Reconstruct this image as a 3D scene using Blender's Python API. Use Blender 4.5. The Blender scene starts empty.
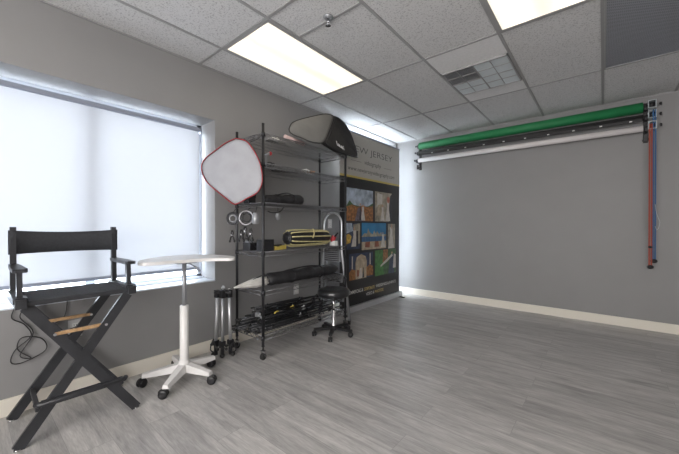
import bpy, bmesh, math, random
from mathutils import Vector, Matrix
random.seed(7)
PI = math.pi
C = bpy.context.scene.collection
scene = bpy.context.scene

# ------------------------------------------------------------------ camera, world, exposure
YAW, PIT, ROL = 0.69507, -0.00278, 0.00122
fwd = Vector((-math.sin(YAW)*math.cos(PIT), math.cos(YAW)*math.cos(PIT), math.sin(PIT)))
rt = Vector((math.cos(YAW), math.sin(YAW), 0)); upv = rt.cross(fwd)
r2 = rt*math.cos(ROL)+upv*math.sin(ROL); u2 = -rt*math.sin(ROL)+upv*math.cos(ROL)
cam = bpy.data.cameras.new('camera'); camo = bpy.data.objects.new('camera', cam); C.objects.link(camo)
m3 = Matrix((r2, u2, -fwd)).transposed()
camo.matrix_world = Matrix.Translation((2.841, 0, 1.178)) @ m3.to_4x4()
cam.sensor_width = 36; cam.lens = 316.19*36/679; cam.clip_start = 0.02
scene.camera = camo
world = bpy.data.worlds.new('daylight'); scene.world = world; world.use_nodes = True
bg = world.node_tree.nodes['Background']
bg.inputs[0].default_value = (0.90, 0.94, 1.0, 1); bg.inputs[1].default_value = 6.4
scene.view_settings.view_transform = 'Standard'; scene.view_settings.look = 'None'
scene.view_settings.gamma = 1; scene.view_settings.use_curve_mapping = False
scene.view_settings.exposure = 1.36
PANEL = 0.46
PANEL_COL = (1.0, 0.89, 0.72)

def portal(name, loc, sx, sy, rot=(0, -PI/2, 0)):
    l = bpy.data.lights.new(name, 'AREA'); l.shape = 'RECTANGLE'; l.size = sx; l.size_y = sy
    l.cycles.is_portal = True
    o = bpy.data.objects.new(name, l); C.objects.link(o); o.location = loc
    o.rotation_euler = rot
portal('window_portal', (-0.37, 0.48, 1.42), 1.53, 2.2)
portal('window_portal', (-0.37, 4.21, 1.33), 2.6, 1.6)
portal('window_portal', (2.9, -1.83, 1.5), 3.8, 1.8, (PI/2, 0, 0))  # guides sky light through the added fill window behind the viewer

# ------------------------------------------------------------------ materials
def mat(name, col, rough=0.5, metal=0.0, noise=0.0, nscale=20, bump=0.0, bscale=200, emit=None, estr=0, coat=0, spec=None):
    m = bpy.data.materials.new(name); m.use_nodes = True
    nt = m.node_tree; b = nt.nodes['Principled BSDF']
    b.inputs['Base Color'].default_value = (*col, 1); b.inputs['Roughness'].default_value = rough
    b.inputs['Metallic'].default_value = metal
    if spec is not None: b.inputs['Specular IOR Level'].default_value = spec
    if coat: b.inputs['Coat Weight'].default_value = coat
    tc = None
    if noise or bump: tc = nt.nodes.new('ShaderNodeTexCoord')
    if noise:
        n = nt.nodes.new('ShaderNodeTexNoise'); n.inputs['Scale'].default_value = nscale; n.inputs['Detail'].default_value = 4
        nt.links.new(tc.outputs['Object'], n.inputs['Vector'])
        r = nt.nodes.new('ShaderNodeMapRange'); r.inputs[1].default_value = 0.3; r.inputs[2].default_value = 0.7
        r.inputs[3].default_value = 1-noise; r.inputs[4].default_value = 1+noise
        nt.links.new(n.outputs['Fac'], r.inputs[0])
        mx = nt.nodes.new('ShaderNodeVectorMath'); mx.operation = 'SCALE'; mx.inputs[0].default_value = col
        nt.links.new(r.outputs[0], mx.inputs['Scale']); nt.links.new(mx.outputs[0], b.inputs['Base Color'])
    if bump:
        n = nt.nodes.new('ShaderNodeTexNoise'); n.inputs['Scale'].default_value = bscale; n.inputs['Detail'].default_value = 3
        nt.links.new(tc.outputs['Object'], n.inputs['Vector'])
        bp = nt.nodes.new('ShaderNodeBump'); bp.inputs['Strength'].default_value = bump; bp.inputs['Distance'].default_value = 0.004
        nt.links.new(n.outputs['Fac'], bp.inputs['Height']); nt.links.new(bp.outputs[0], b.inputs['Normal'])
    if emit:
        b.inputs['Emission Color'].default_value = (*emit, 1); b.inputs['Emission Strength'].default_value = estr
    return m

M = {}
M['wall'] = mat('grey_wall_paint', (0.245, 0.242, 0.243), 0.55, noise=0.03, nscale=3, bump=0.12, bscale=350)
M['base'] = mat('cream_baseboard_paint', (0.72, 0.68, 0.60), 0.45)
M['white'] = mat('white_plastic', (0.78, 0.78, 0.77), 0.4)
M['offwhite'] = mat('white_painted_metal', (0.70, 0.69, 0.68), 0.35, noise=0.04, nscale=8)
M['grid'] = mat('ceiling_grid_metal', (0.30, 0.30, 0.30), 0.5)
M['black'] = mat('black_plastic', (0.012, 0.012, 0.014), 0.4)
M['blackpaint'] = mat('black_painted_wood', (0.026, 0.027, 0.031), 0.38, noise=0.2, nscale=12, bump=0.2, bscale=90)
M['blackmetal'] = mat('black_coated_metal', (0.030, 0.031, 0.035), 0.38, metal=0.4)
M['wire'] = mat('dark_wire_metal', (0.20, 0.20, 0.21), 0.32, metal=0.8)
M['canvas'] = mat('charcoal_canvas', (0.030, 0.032, 0.037), 0.85, noise=0.12, nscale=60, bump=0.5, bscale=500)
M['nylon'] = mat('black_nylon', (0.020, 0.020, 0.023), 0.5, noise=0.3, nscale=14, bump=1.0, bscale=26)
M['chrome'] = mat('chrome', (0.62, 0.62, 0.63), 0.18, metal=1.0)
M['alu'] = mat('brushed_aluminium', (0.62, 0.63, 0.65), 0.35, metal=0.75)
M['wood'] = mat('scuffed_wood', (0.42, 0.26, 0.13), 0.6, noise=0.35, nscale=40)
M['rubber'] = mat('dark_rubber', (0.02, 0.02, 0.02), 0.6)
M['leather'] = mat('black_vinyl', (0.012, 0.013, 0.015), 0.28, coat=0.3)
M['reflector'] = mat('silver_white_fabric', (0.34, 0.345, 0.37), 0.6, noise=0.06, nscale=9, bump=0.9, bscale=16)
M['redblack'] = mat('dark_red_binding', (0.05, 0.012, 0.014), 0.6)
M['greyfab'] = mat('grey_panel_fabric', (0.16, 0.16, 0.156), 0.8, noise=0.08, nscale=6, spec=.2)
M['blackfab'] = mat('black_panel_fabric', (0.040, 0.040, 0.040), 0.8, noise=0.2, nscale=8, spec=.2)
M['yellow'] = mat('yellow_rubber', (0.62, 0.48, 0.10), 0.5, noise=0.15, nscale=30)
M['paleyellow'] = mat('pale_yellow_cable', (0.62, 0.55, 0.28), 0.5, noise=0.15, nscale=30)
M['red'] = mat('red_plastic', (0.45, 0.03, 0.04), 0.4)
M['orange'] = mat('orange_plastic', (0.55, 0.22, 0.05), 0.5)
M['pink'] = mat('faded_pink_paper', (0.55, 0.40, 0.38), 0.7)
M['silverfab'] = mat('white_umbrella_nylon', (0.62, 0.61, 0.58), 0.6, noise=0.15, nscale=15, bump=0.8, bscale=30)
M['greymetal'] = mat('grey_metal', (0.33, 0.34, 0.36), 0.4, metal=0.5)
M['green'] = mat('green_backdrop_paper', (0.014, 0.19, 0.065), 0.6, noise=0.15, nscale=5)
M['darkpaper'] = mat('black_backdrop_paper', (0.018, 0.018, 0.019), 0.6)
M['whitepaper'] = mat('white_backdrop_paper', (0.70, 0.67, 0.67), 0.6)
M['redchain'] = mat('orange_red_chain', (0.36, 0.075, 0.045), 0.5)
M['bluechain'] = mat('blue_chain', (0.035, 0.12, 0.27), 0.5)
M['clearframe'] = mat('pale_grey_plastic', (0.42, 0.46, 0.48), 0.35)
M['cassette'] = mat('grey_aluminium_cassette', (0.30, 0.33, 0.40), 0.4, metal=0.2)
M['frame'] = mat('white_window_frame', (0.62, 0.66, 0.72), 0.4)
M['outlet'] = mat('white_outlet_plate', (0.60, 0.60, 0.60), 0.4)
M['slot'] = mat('dark_slot', (0.03, 0.03, 0.03), 0.6)

def principled(name):
    m = bpy.data.materials.new(name); m.use_nodes = True
    return m, m.node_tree, m.node_tree.nodes['Principled BSDF']

# blind: translucent woven fabric, lit from behind by the sky
def blind_mat(trans=0.62, tc_=(0.385, 0.385, 0.392)):
    m = bpy.data.materials.new('translucent_blind_fabric'); m.use_nodes = True; nt = m.node_tree
    nt.nodes.remove(nt.nodes['Principled BSDF']); out = nt.nodes['Material Output']
    d = nt.nodes.new('ShaderNodeBsdfDiffuse'); t = nt.nodes.new('ShaderNodeBsdfTranslucent'); mx = nt.nodes.new('ShaderNodeMixShader')
    d.inputs[0].default_value = (0.7, 0.71, 0.74, 1); t.inputs[0].default_value = (*tc_, 1)
    mx.inputs[0].default_value = trans
    nt.links.new(d.outputs[0], mx.inputs[1]); nt.links.new(t.outputs[0], mx.inputs[2]); nt.links.new(mx.outputs[0], out.inputs[0])
    return m
M['blind'] = blind_mat()
M['sheer'] = blind_mat(.92, (.95, .95, .95))
def glass_mat(name='window_glass', tint=(0.9, 0.93, 0.95)):
    m = bpy.data.materials.new(name); m.use_nodes = True; nt = m.node_tree
    nt.nodes.remove(nt.nodes['Principled BSDF']); out = nt.nodes['Material Output']
    g = nt.nodes.new('ShaderNodeBsdfGlossy'); t = nt.nodes.new('ShaderNodeBsdfTransparent'); mx = nt.nodes.new('ShaderNodeMixShader')
    t.inputs[0].default_value = (*tint, 1); g.inputs['Roughness'].default_value = 0.02
    mx.inputs[0].default_value = 0.06
    nt.links.new(t.outputs[0], mx.inputs[1]); nt.links.new(g.outputs[0], mx.inputs[2]); nt.links.new(mx.outputs[0], out.inputs[0])
    return m
M['glass'] = glass_mat()
M['fillglass'] = glass_mat('warm_fill_glass', (0.86, 0.825, 0.79))  # warm tint for the added window, neutralises its bluish fill light

# floor planks run parallel to the back wall (along x)
def floor_mat():
    m, nt, b = principled('grey_oak_vinyl_planks'); L = nt.links.new; N = nt.nodes.new
    tc = N('ShaderNodeTexCoord')
    br = N('ShaderNodeTexBrick'); br.offset = 0.37; br.inputs['Scale'].default_value = 1
    br.inputs['Brick Width'].default_value = 1.22; br.inputs['Row Height'].default_value = 0.18
    br.inputs['Mortar Size'].default_value = 0.0016; br.inputs['Mortar Smooth'].default_value = 0.3
    br.inputs['Color1'].default_value = (0.0, 0, 0, 1); br.inputs['Color2'].default_value = (1, 1, 1, 1); br.inputs['Mortar'].default_value = (0.5, 0.5, 0.5, 1)
    L(tc.outputs['Object'], br.inputs['Vector'])
    add = N('ShaderNodeVectorMath'); add.operation = 'MULTIPLY_ADD'
    L(br.outputs['Color'], add.inputs[0]); add.inputs[1].default_value = (7, 5, 3); L(tc.outputs['Object'], add.inputs[2])
    mp = N('ShaderNodeMapping'); mp.inputs['Scale'].default_value = (1.3, 11, 1); L(add.outputs[0], mp.inputs['Vector'])
    n1 = N('ShaderNodeTexNoise'); n1.inputs['Scale'].default_value = 1.6; n1.inputs['Detail'].default_value = 7; n1.inputs['Roughness'].default_value = 0.65; n1.inputs['Distortion'].default_value = 0.8
    L(mp.outputs[0], n1.inputs['Vector'])
    mp2 = N('ShaderNodeMapping'); mp2.inputs['Scale'].default_value = (8, 90, 1); L(add.outputs[0], mp2.inputs['Vector'])
    n2 = N('ShaderNodeTexNoise'); n2.inputs['Scale'].default_value = 2; n2.inputs['Detail'].default_value = 4; L(mp2.outputs[0], n2.inputs['Vector'])
    cr = N('ShaderNodeValToRGB')
    e = cr.color_ramp.elements; e[0].position = 0.28; e[0].color = (0.26, 0.252, 0.248, 1); e[1].position = 0.72; e[1].color = (0.52, 0.505, 0.49, 1)
    k = e.new(0.5); k.color = (0.39, 0.38, 0.372, 1)
    L(n1.outputs['Fac'], cr.inputs[0])
    mr = N('ShaderNodeMapRange'); mr.inputs[1].default_value = 0.3; mr.inputs[2].default_value = 0.7; mr.inputs[3].default_value = 0.86; mr.inputs[4].default_value = 1.12
    L(n2.outputs['Fac'], mr.inputs[0])
    sep = N('ShaderNodeSeparateColor'); L(br.outputs['Color'], sep.inputs[0])
    mr2 = N('ShaderNodeMapRange'); mr2.inputs[3].default_value = 0.90; mr2.inputs[4].default_value = 1.10; L(sep.outputs[0], mr2.inputs[0])
    mrm = N('ShaderNodeMapRange'); mrm.inputs[3].default_value = 1.0; mrm.inputs[4].default_value = 0.72; L(br.outputs['Fac'], mrm.inputs[0])
    a = N('ShaderNodeMath'); a.operation = 'MULTIPLY'; L(mr.outputs[0], a.inputs[0]); L(mr2.outputs[0], a.inputs[1])
    a2 = N('ShaderNodeMath'); a2.operation = 'MULTIPLY'; L(a.outputs[0], a2.inputs[0]); L(mrm.outputs[0], a2.inputs[1])
    s = N('ShaderNodeVectorMath'); s.operation = 'SCALE'; L(cr.outputs[0], s.inputs[0]); L(a2.outputs[0], s.inputs['Scale'])
    L(s.outputs[0], b.inputs['Base Color']); b.inputs['Roughness'].default_value = 0.36
    bp = N('ShaderNodeBump'); bp.inputs['Strength'].default_value = 0.15; bp.inputs['Distance'].default_value = 0.002
    L(n2.outputs['Fac'], bp.inputs['Height']); L(bp.outputs[0], b.inputs['Normal'])
    return m
M['floor'] = floor_mat()

def tile_mat():
    m, nt, b = principled('mineral_fibre_ceiling_tile'); L = nt.links.new; N = nt.nodes.new
    tc = N('ShaderNodeTexCoord')
    n = N('ShaderNodeTexNoise'); n.inputs['Scale'].default_value = 95; n.inputs['Detail'].default_value = 2.5; L(tc.outputs['Object'], n.inputs['Vector'])
    cr = N('ShaderNodeValToRGB'); e = cr.color_ramp.elements
    e[0].position = 0.34; e[0].color = (0.36, 0.36, 0.365, 1); e[1].position = 0.46; e[1].color = (0.58, 0.58, 0.58, 1)
    L(n.outputs['Fac'], cr.inputs[0]); L(cr.outputs[0], b.inputs['Base Color']); b.inputs['Roughness'].default_value = 0.95
    bp = N('ShaderNodeBump'); bp.inputs['Strength'].default_value = 0.6; bp.inputs['Distance'].default_value = 0.004
    L(n.outputs['Fac'], bp.inputs['Height']); L(bp.outputs[0], b.inputs['Normal'])
    return m
M['tile'] = tile_mat()
M['blanktile'] = mat('plain_ceiling_tile', (0.66, 0.66, 0.66), 0.9, noise=0.05, nscale=60)

def perf_mat():
    m, nt, b = principled('perforated_metal'); L = nt.links.new; N = nt.nodes.new
    tc = N('ShaderNodeTexCoord'); mp = N('ShaderNodeMapping'); mp.inputs['Rotation'].default_value = (0, 0, PI/4)
    mp.inputs['Scale'].default_value = (70, 70, 0); L(tc.outputs['Object'], mp.inputs['Vector'])
    v = N('ShaderNodeTexVoronoi'); v.inputs['Scale'].default_value = 1; v.inputs['Randomness'].default_value = 0; L(mp.outputs[0], v.inputs['Vector'])
    cr = N('ShaderNodeValToRGB'); e = cr.color_ramp.elements
    e[0].position = 0.30; e[0].color = (0.10, 0.11, 0.13, 1); e[1].position = 0.40; e[1].color = (0.30, 0.31, 0.34, 1)
    L(v.outputs['Distance'], cr.inputs[0]); L(cr.outputs[0], b.inputs['Base Color']); b.inputs['Roughness'].default_value = 0.5
    return m
M['perf'] = perf_mat()

def diffuser_mat():
    # acrylic troffer panel; the lamps above it give two brighter bands along its length
    m, nt, b = principled('lit_acrylic_diffuser'); L = nt.links.new; N = nt.nodes.new
    tc = N('ShaderNodeTexCoord'); sp = N('ShaderNodeSeparateXYZ'); L(tc.outputs['Object'], sp.inputs[0])
    ml = N('ShaderNodeMath'); ml.operation = 'MULTIPLY'; ml.inputs[1].default_value = 2*PI/0.30; L(sp.outputs[0], ml.inputs[0])
    cs = N('ShaderNodeMath'); cs.operation = 'COSINE'; L(ml.outputs[0], cs.inputs[0])
    mr = N('ShaderNodeMapRange'); mr.inputs[1].default_value = 1; mr.inputs[2].default_value = -1
    mr.inputs[3].default_value = PANEL*0.72; mr.inputs[4].default_value = PANEL*1.25; L(cs.outputs[0], mr.inputs[0])
    b.inputs['Base Color'].default_value = (0.7, 0.7, 0.65, 1)
    b.inputs['Emission Color'].default_value = (*PANEL_COL, 1); L(mr.outputs[0], b.inputs['Emission Strength'])
    return m
M['diffuser'] = diffuser_mat()

# ------------------------------------------------------------------ mesh helpers
class MB:
    def __init__(s): s.bm = bmesh.new()
    def box(s, x0, x1, y0, y1, z0, z1, mi=0):
        vs = [s.bm.verts.new(p) for p in [(x0,y0,z0),(x1,y0,z0),(x1,y1,z0),(x0,y1,z0),(x0,y0,z1),(x1,y0,z1),(x1,y1,z1),(x0,y1,z1)]]
        for f in [(0,3,2,1),(4,5,6,7),(0,1,5,4),(1,2,6,5),(2,3,7,6),(3,0,4,7)]:
            fc = s.bm.faces.new([vs[i] for i in f]); fc.material_index = mi
        return s
    def bar(s, a, b, w, h, up=(0,0,1), mi=0):
        a, b = Vector(a), Vector(b); d = (b-a).normalized(); u = Vector(up)
        sd = d.cross(u)
        if sd.length < 1e-4: sd = d.cross(Vector((1,0,0)))
        sd.normalize(); u = sd.cross(d).normalized()
        vs = []
        for p in (a, b):
            for i, j in ((-1,-1),(1,-1),(1,1),(-1,1)): vs.append(s.bm.verts.new(p+sd*(w/2*i)+u*(h/2*j)))
        for f in [(0,3,2,1),(4,5,6,7),(0,1,5,4),(1,2,6,5),(2,3,7,6),(3,0,4,7)]:
            fc = s.bm.faces.new([vs[i] for i in f]); fc.material_index = mi
        return s
    def tube(s, pts, r, n=8, mi=0, closed=False, smooth=True):
        P = [Vector(p) for p in pts]; R = r if isinstance(r, (list, tuple)) else [r]*len(P)
        rings = []; prev = None; k = len(P)
        for i, p in enumerate(P):
            if closed: t = (P[(i+1) % k]-P[i-1])
            else: t = P[min(i+1, k-1)]-P[max(i-1, 0)]
            t.normalize()
            if prev is None:
                a = t.orthogonal().normalized()
            else:
                a = prev-t*prev.dot(t)
                a = a.normalized() if a.length > 1e-5 else t.orthogonal().normalized()
            prev = a; b = t.cross(a)
            rings.append([s.bm.verts.new(p+(a*math.cos(2*PI*j/n)+b*math.sin(2*PI*j/n))*R[i]) for j in range(n)])
        m = k if closed else k-1
        for i in range(m):
            A, B = rings[i], rings[(i+1) % k]
            for j in range(n):
                f = s.bm.faces.new((A[j], A[(j+1) % n], B[(j+1) % n], B[j])); f.material_index = mi; f.smooth = smooth and n > 5
        if not closed:
            f = s.bm.faces.new(rings[0][::-1]); f.material_index = mi
            f = s.bm.faces.new(rings[-1]); f.material_index = mi
        return s
    def lathe(s, prof, c=(0,0,0), n=24, mi=0, axis=None):
        # prof: (radius, height) list
        ax = Vector(axis or (0,0,1)).normalized(); a = ax.orthogonal().normalized(); b = ax.cross(a); c = Vector(c)
        rings = []
        for r, z in prof:
            r = max(r, 1e-4)
            rings.append([s.bm.verts.new(c+ax*z+(a*math.cos(2*PI*j/n)+b*math.sin(2*PI*j/n))*r) for j in range(n)])
        for A, B in zip(rings, rings[1:]):
            for j in range(n):
                f = s.bm.faces.new((A[j], A[(j+1) % n], B[(j+1) % n], B[j])); f.material_index = mi; f.smooth = True
        f = s.bm.faces.new(rings[0][::-1]); f.material_index = mi
        f = s.bm.faces.new(rings[-1]); f.material_index = mi
        return s
    def prism(s, pts, d, mi=0):
        # polygon pts (3d) extruded by vector d
        d = Vector(d); A = [s.bm.verts.new(p) for p in pts]; B = [s.bm.verts.new(Vector(p)+d) for p in pts]
        f = s.bm.faces.new(A); f.material_index = mi; f = s.bm.faces.new(B[::-1]); f.material_index = mi
        n = len(pts)
        for i in range(n):
            f = s.bm.faces.new((A[i], B[i], B[(i+1) % n], A[(i+1) % n])); f.material_index = mi
        return s
    def pillow(s, pts, nrm, bulge, thick, rings=6, mi=0):
        # a sheet with the outline pts, domed by bulge, with real thickness
        P = [Vector(p) for p in pts]; c = sum(P, Vector())/len(P); nv = Vector(nrm).normalized()
        for side in (0, 1):
            prev = None
            for k in range(rings, 0, -1):
                t = k/rings
                off = bulge*(1-t*t) - (thick if side else 0)
                ring = [s.bm.verts.new(c+(p-c)*t+nv*off) for p in P]
                if prev:
                    for j in range(len(P)):
                        f = s.bm.faces.new((prev[j], prev[(j+1) % len(P)], ring[(j+1) % len(P)], ring[j])); f.smooth = True; f.material_index = mi
                else: outer = ring
                prev = ring
            cv = s.bm.verts.new(c+nv*(bulge-(thick if side else 0)))
            for j in range(len(P)):
                f = s.bm.faces.new((prev[j], prev[(j+1) % len(P)], cv)); f.smooth = True; f.material_index = mi
            if side == 0: o0 = outer
            else:
                for j in range(len(P)): 
                    f = s.bm.faces.new((o0[j], o0[(j+1) % len(P)], outer[(j+1) % len(P)], outer[j])); f.material_index = mi
        return s
    def ball(s, c, r, sc=(1,1,1), n=12, mi=0):
        ret = bmesh.ops.create_uvsphere(s.bm, u_segments=n, v_segments=max(6, n//2), radius=r)
        for v in ret['verts']:
            v.co = Vector((v.co.x*sc[0], v.co.y*sc[1], v.co.z*sc[2]))+Vector(c)
        for v in ret['verts']:
            for f in v.link_faces: f.smooth = True; f.material_index = mi
        return s
    def build(s, name, mats, parent=None, bevel=0, seg=2):
        if bevel:
            es = [e for e in s.bm.edges if len(e.link_faces) == 2 and e.calc_face_angle(0) > 0.6]
            bmesh.ops.bevel(s.bm, geom=es, offset=bevel, segments=seg, affect='EDGES', clamp_overlap=True)
        bmesh.ops.recalc_face_normals(s.bm, faces=s.bm.faces)
        me = bpy.data.meshes.new(name); s.bm.to_mesh(me); s.bm.free()
        for mm in (mats if isinstance(mats, (list, tuple)) else [mats]): me.materials.append(mm)
        o = bpy.data.objects.new(name, me); C.objects.link(o)
        if parent:
            o.parent = parent
            o.matrix_parent_inverse = Matrix.Translation(-wloc(parent))
        return o

def wloc(o):
    v = Vector((0,0,0))
    while o: 
        v += o.location; 
        o = o.parent if o.type == 'EMPTY' else None
    return v
def tag(o, label, cat, group=None, kind=None):
    o['label'] = label; o['category'] = cat
    if group: o['group'] = group
    if kind: o['kind'] = kind
    return o
def thing(name, label, cat, loc=(0,0,0), group=None):
    o = bpy.data.objects.new(name, None); C.objects.link(o); o.location = loc; o.empty_display_size = 0.1
    return tag(o, label, cat, group)
def struct(o):
    o['kind'] = 'structure'; return o
def copy_tree(o, parent=None):
    c = o.copy(); C.objects.link(c)
    if parent: c.parent = parent
    for ch in list(o.children): copy_tree(ch, c)
    return c
def arc(c, r, a0, a1, n, ax1, ax2):
    c = Vector(c); ax1 = Vector(ax1); ax2 = Vector(ax2)
    return [c+ax1*r*math.cos(a0+(a1-a0)*i/n)+ax2*r*math.sin(a0+(a1-a0)*i/n) for i in range(n+1)]

# ------------------------------------------------------------------ the room
H = 2.66; YB = 5.013; YF = -1.6; XR = 5.6
W1 = (-0.62, 1.555, 0.658, 2.184)      # window 1: y0, y1, z0, z1
W2 = (3.44, 4.97, 0.0, 2.652)           # tall window behind the banner
T = 0.34
struct(MB().box(-0.3, XR+.2, YF-.2, YB+.2, -0.1, 0).build('floor', M['floor']))
struct(MB().box(-0.3, XR+.2, YF-.2, YB+.2, H, H+.1).build('ceiling', M['tile']))
w = MB()
w.box(-T, 0, YF-.2, W1[0], 0, H).box(-T, 0, W1[0], W1[1], 0, W1[2]).box(-T, 0, W1[0], W1[1], W1[3], H)
w.box(-T, 0, W1[1], W2[0], 0, H).box(-T, 0, W2[0], W2[1], W2[3], H).box(-T, 0, W2[1], YB+.2, 0, H)
struct(w.build('wall_left', M['wall']))
struct(MB().box(-T, XR+.2, YB, YB+.2, 0, H).build('wall_back', M['wall']))
struct(MB().box(XR, XR+.2, YF, YB, 0, H).build('wall_right', M['wall']))
FILL_WIN = (1.0, 4.8, 0.60, 2.40)            # unseen window added in the wall behind the viewer as fill light
struct(MB().box(0, FILL_WIN[0], YF-.2, YF, 0, H).box(FILL_WIN[1], XR, YF-.2, YF, 0, H).box(FILL_WIN[0], FILL_WIN[1], YF-.2, YF, 0, FILL_WIN[2]).box(FILL_WIN[0], FILL_WIN[1], YF-.2, YF, FILL_WIN[3], H).build('wall_front', M['wall']))
def baseboard(name, pts):
    b = MB()
    for x0, x1, y0, y1 in pts: b.box(x0, x1, y0, y1, 0, 0.105)
    return struct(b.build(name, M['base'], bevel=0.004))
baseboard('baseboard_left', [(0, 0.014, YF, W2[0])])
baseboard('baseboard_back', [(0, XR, YB-.014, YB)])
baseboard('baseboard_right', [(XR-.014, XR, YF, YB-.014)])

# ceiling grid (T bars)
GX = [0.394+0.61*i for i in range(9)]; GY = [0.155-1.245, 0.155, 1.398, 2.642, 3.889]
g = MB(); tz = H-0.006
for x in GX: g.box(x-.011, x+.011, YF, YB, tz, H+.001)
for y in GY: g.box(0, XR, y-.011, y+.011, tz+.0005, H+.001)
g.box(GX[1], GX[2], 1.691, 1.711, tz+.0005, H+.001)
g.box(0, .014, YF, YB, tz-.004, H+.001).box(0, XR, YB-.014, YB, tz-.004, H+.001)
struct(g.build('trim_1', M['grid']))

# windows
def window(name, y0, y1, z0, z1, mull, xg=-0.30):
    root = bpy.data.objects.new(name, None); C.objects.link(root); root.location = (xg, (y0+y1)/2, z0); struct(root)
    f = MB(); fw_ = 0.04; xa, xb = xg-.02, xg+.025
    f.box(xa, xb, y0, y1, z0, z0+fw_).box(xa, xb, y0, y1, z1-fw_, z1).box(xa, xb, y0, y0+fw_, z0, z1).box(xa, xb, y1-fw_, y1, z0, z1)
    f.build('window_frame', M['frame'], root, bevel=.003)
    for y in mull: MB().box(xa+.004, xb-.004, y-.03, y+.03, z0+fw_, z1-fw_).build('mullion', M['frame'], root)
    MB().box(xg-.003, xg+.003, y0+.01, y1-.01, z0+.01, z1-.01).build('glass', M['glass'], root)
window('window_1', *W1, [0.66, -0.2])
window('window_2', *W2, [4.0])
fill_win = bpy.data.objects.new('fill_window', None); C.objects.link(fill_win); fill_win.location = (2.9, YF-.1, FILL_WIN[2]); struct(fill_win)
f = MB(); ya, yb = YF-.12, YF-.08
f.box(FILL_WIN[0], FILL_WIN[1], ya, yb, FILL_WIN[2], FILL_WIN[2]+.04).box(FILL_WIN[0], FILL_WIN[1], ya, yb, FILL_WIN[3]-.04, FILL_WIN[3]).box(FILL_WIN[0], FILL_WIN[0]+.04, ya, yb, FILL_WIN[2], FILL_WIN[3]).box(FILL_WIN[1]-.04, FILL_WIN[1], ya, yb, FILL_WIN[2], FILL_WIN[3])
f.build('window_frame', M['frame'], fill_win)
for x in (2.17, 3.63): MB().box(x-.03, x+.03, ya+.004, yb-.004, FILL_WIN[2]+.04, FILL_WIN[3]-.04).build('mullion', M['frame'], fill_win)
MB().box(FILL_WIN[0]+.01, FILL_WIN[1]-.01, YF-.103, YF-.097, FILL_WIN[2]+.01, FILL_WIN[3]-.01).build('glass', M['fillglass'], fill_win)
# marble-like painted sill strip with track
s = MB().box(-.27, 0.004, W1[0], W1[1], W1[2]-.004, W1[2]+.006); s.box(-.26, -.235, W1[0], W1[1], W1[2]+.006, W1[2]+.02).box(-.19, -.182, W1[0], W1[1], W1[2]+.006, W1[2]+.014)
struct(s.build('trim_2', M['frame']))

def blind(label, y0, y1, zb, zt, x, fab=None):
    t = thing('roller_blind', label, 'blind', (x, (y0+y1)/2, zt))
    MB().box(x-.001, x+.001, y0, y1, zb, zt+.005).build('blind_fabric', fab or M['blind'], t)
    c = MB(); c.box(x-.025, x+.025, y0-.01, y1+.01, zt, zt+.034); c.build('cassette', M['cassette'], t, bevel=.008)
    MB().box(x-.008, x+.008, y0, y1, zb-.025, zb).build('bottom_bar', M['cassette'], t, bevel=.003)
    for y in (y0-.012, y1+.012):
        MB().box(x-.025, x+.025, y-.004, y+.004, zt-.02, zt+.04).build('end_bracket', M['cassette'], t)
    return t
blind('wide white roller blind lowered over the big window at left', W1[0]+.03, 1.508, 0.775, 2.105, -.22)
blind('tall blind behind the banner, sheer cloth added to soften daylight', W2[0]+.02, W2[1]-.02, .04, 2.556, -.045, M['sheer'])  # lowered cloth is unseen, added to tame the daylight beside the banner

# ceiling lights
def light(label, x, y, group=None):
    t = thing('ceiling_light', label, 'light', (x, y, H), group)
    hx, hy = 0.294, 0.611
    f = MB(); z0, z1 = H-.008, H-.0005
    f.box(x-hx, x+hx, y-hy, y-hy+.02, z0, z1).box(x-hx, x+hx, y+hy-.02, y+hy, z0, z1).box(x-hx, x-hx+.02, y-hy+.02, y+hy-.02, z0, z1).box(x+hx-.02, x+hx, y-hy+.02, y+hy-.02, z0, z1)
    f.build('light_frame', M['grid'], t)
    d = MB().box(-hx+.02, hx-.02, -hy+.02, hy-.02, -.006, -.001).build('diffuser', M['diffuser'])
    d.parent = t
light('lit rectangular fluorescent ceiling panel above the wire shelving', GX[0]+.305, 2.02)
light('lit ceiling panel at top of view, cut off by the frame edge', GX[3]+.305, 2.02)
light('added unseen fill panel over the near end of the room by the window', GX[0]+.305, -.467)  # panels from here on are out of view, added as fill light
light('added unseen fill panel over the middle of the room behind the viewer', GX[3]+.305, -.467)
light('added unseen fill panel near the right wall towards the front', GX[6]+.305, -.467)
light('added unseen fill panel near the right wall in the middle', GX[6]+.305, 2.02)

# supply vent with blank tiles round it
vx0, vx1 = GX[2]+.012, GX[3]-.012; vy0, vy1 = 2.985, 3.60
t = thing('ceiling_vent', 'square four-way air supply vent in the ceiling between plain tiles', 'vent', ((vx0+vx1)/2, (vy0+vy1)/2, H))
MB().box(vx0, vx1, 2.654, 3.878, H-.004, H-.001).build('blank_panel', M['blanktile'], t)
zz = H-.022
f = MB(); b_ = .012
f.box(vx0, vx1, vy0, vy0+b_, zz, H-.004).box(vx0, vx1, vy1-b_, vy1, zz, H-.004).box(vx0, vx0+b_, vy0, vy1, zz, H-.004).box(vx1-b_, vx1, vy0, vy1, zz, H-.004)
xm, ym = (vx0+vx1)/2, (vy0+vy1)/2
f.box(xm-.005, xm+.005, vy0, vy1, zz, H-.004).box(vx0, vx1, ym-.005, ym+.005, zz, H-.004)
for q in (-1, 1):
    f.box(xm+q*.145-.0025, xm+q*.145+.0025, vy0, vy1, zz, H-.004).box(vx0, vx1, ym+q*.15-.0025, ym+q*.15+.0025, zz, H-.004)
f.build('vent_frame', M['grid'], t)
MB().box(vx0+b_, vx1-b_, vy0+b_, vy1-b_, H-.0045, H-.004).build('backing', M['slot'], t)
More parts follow.
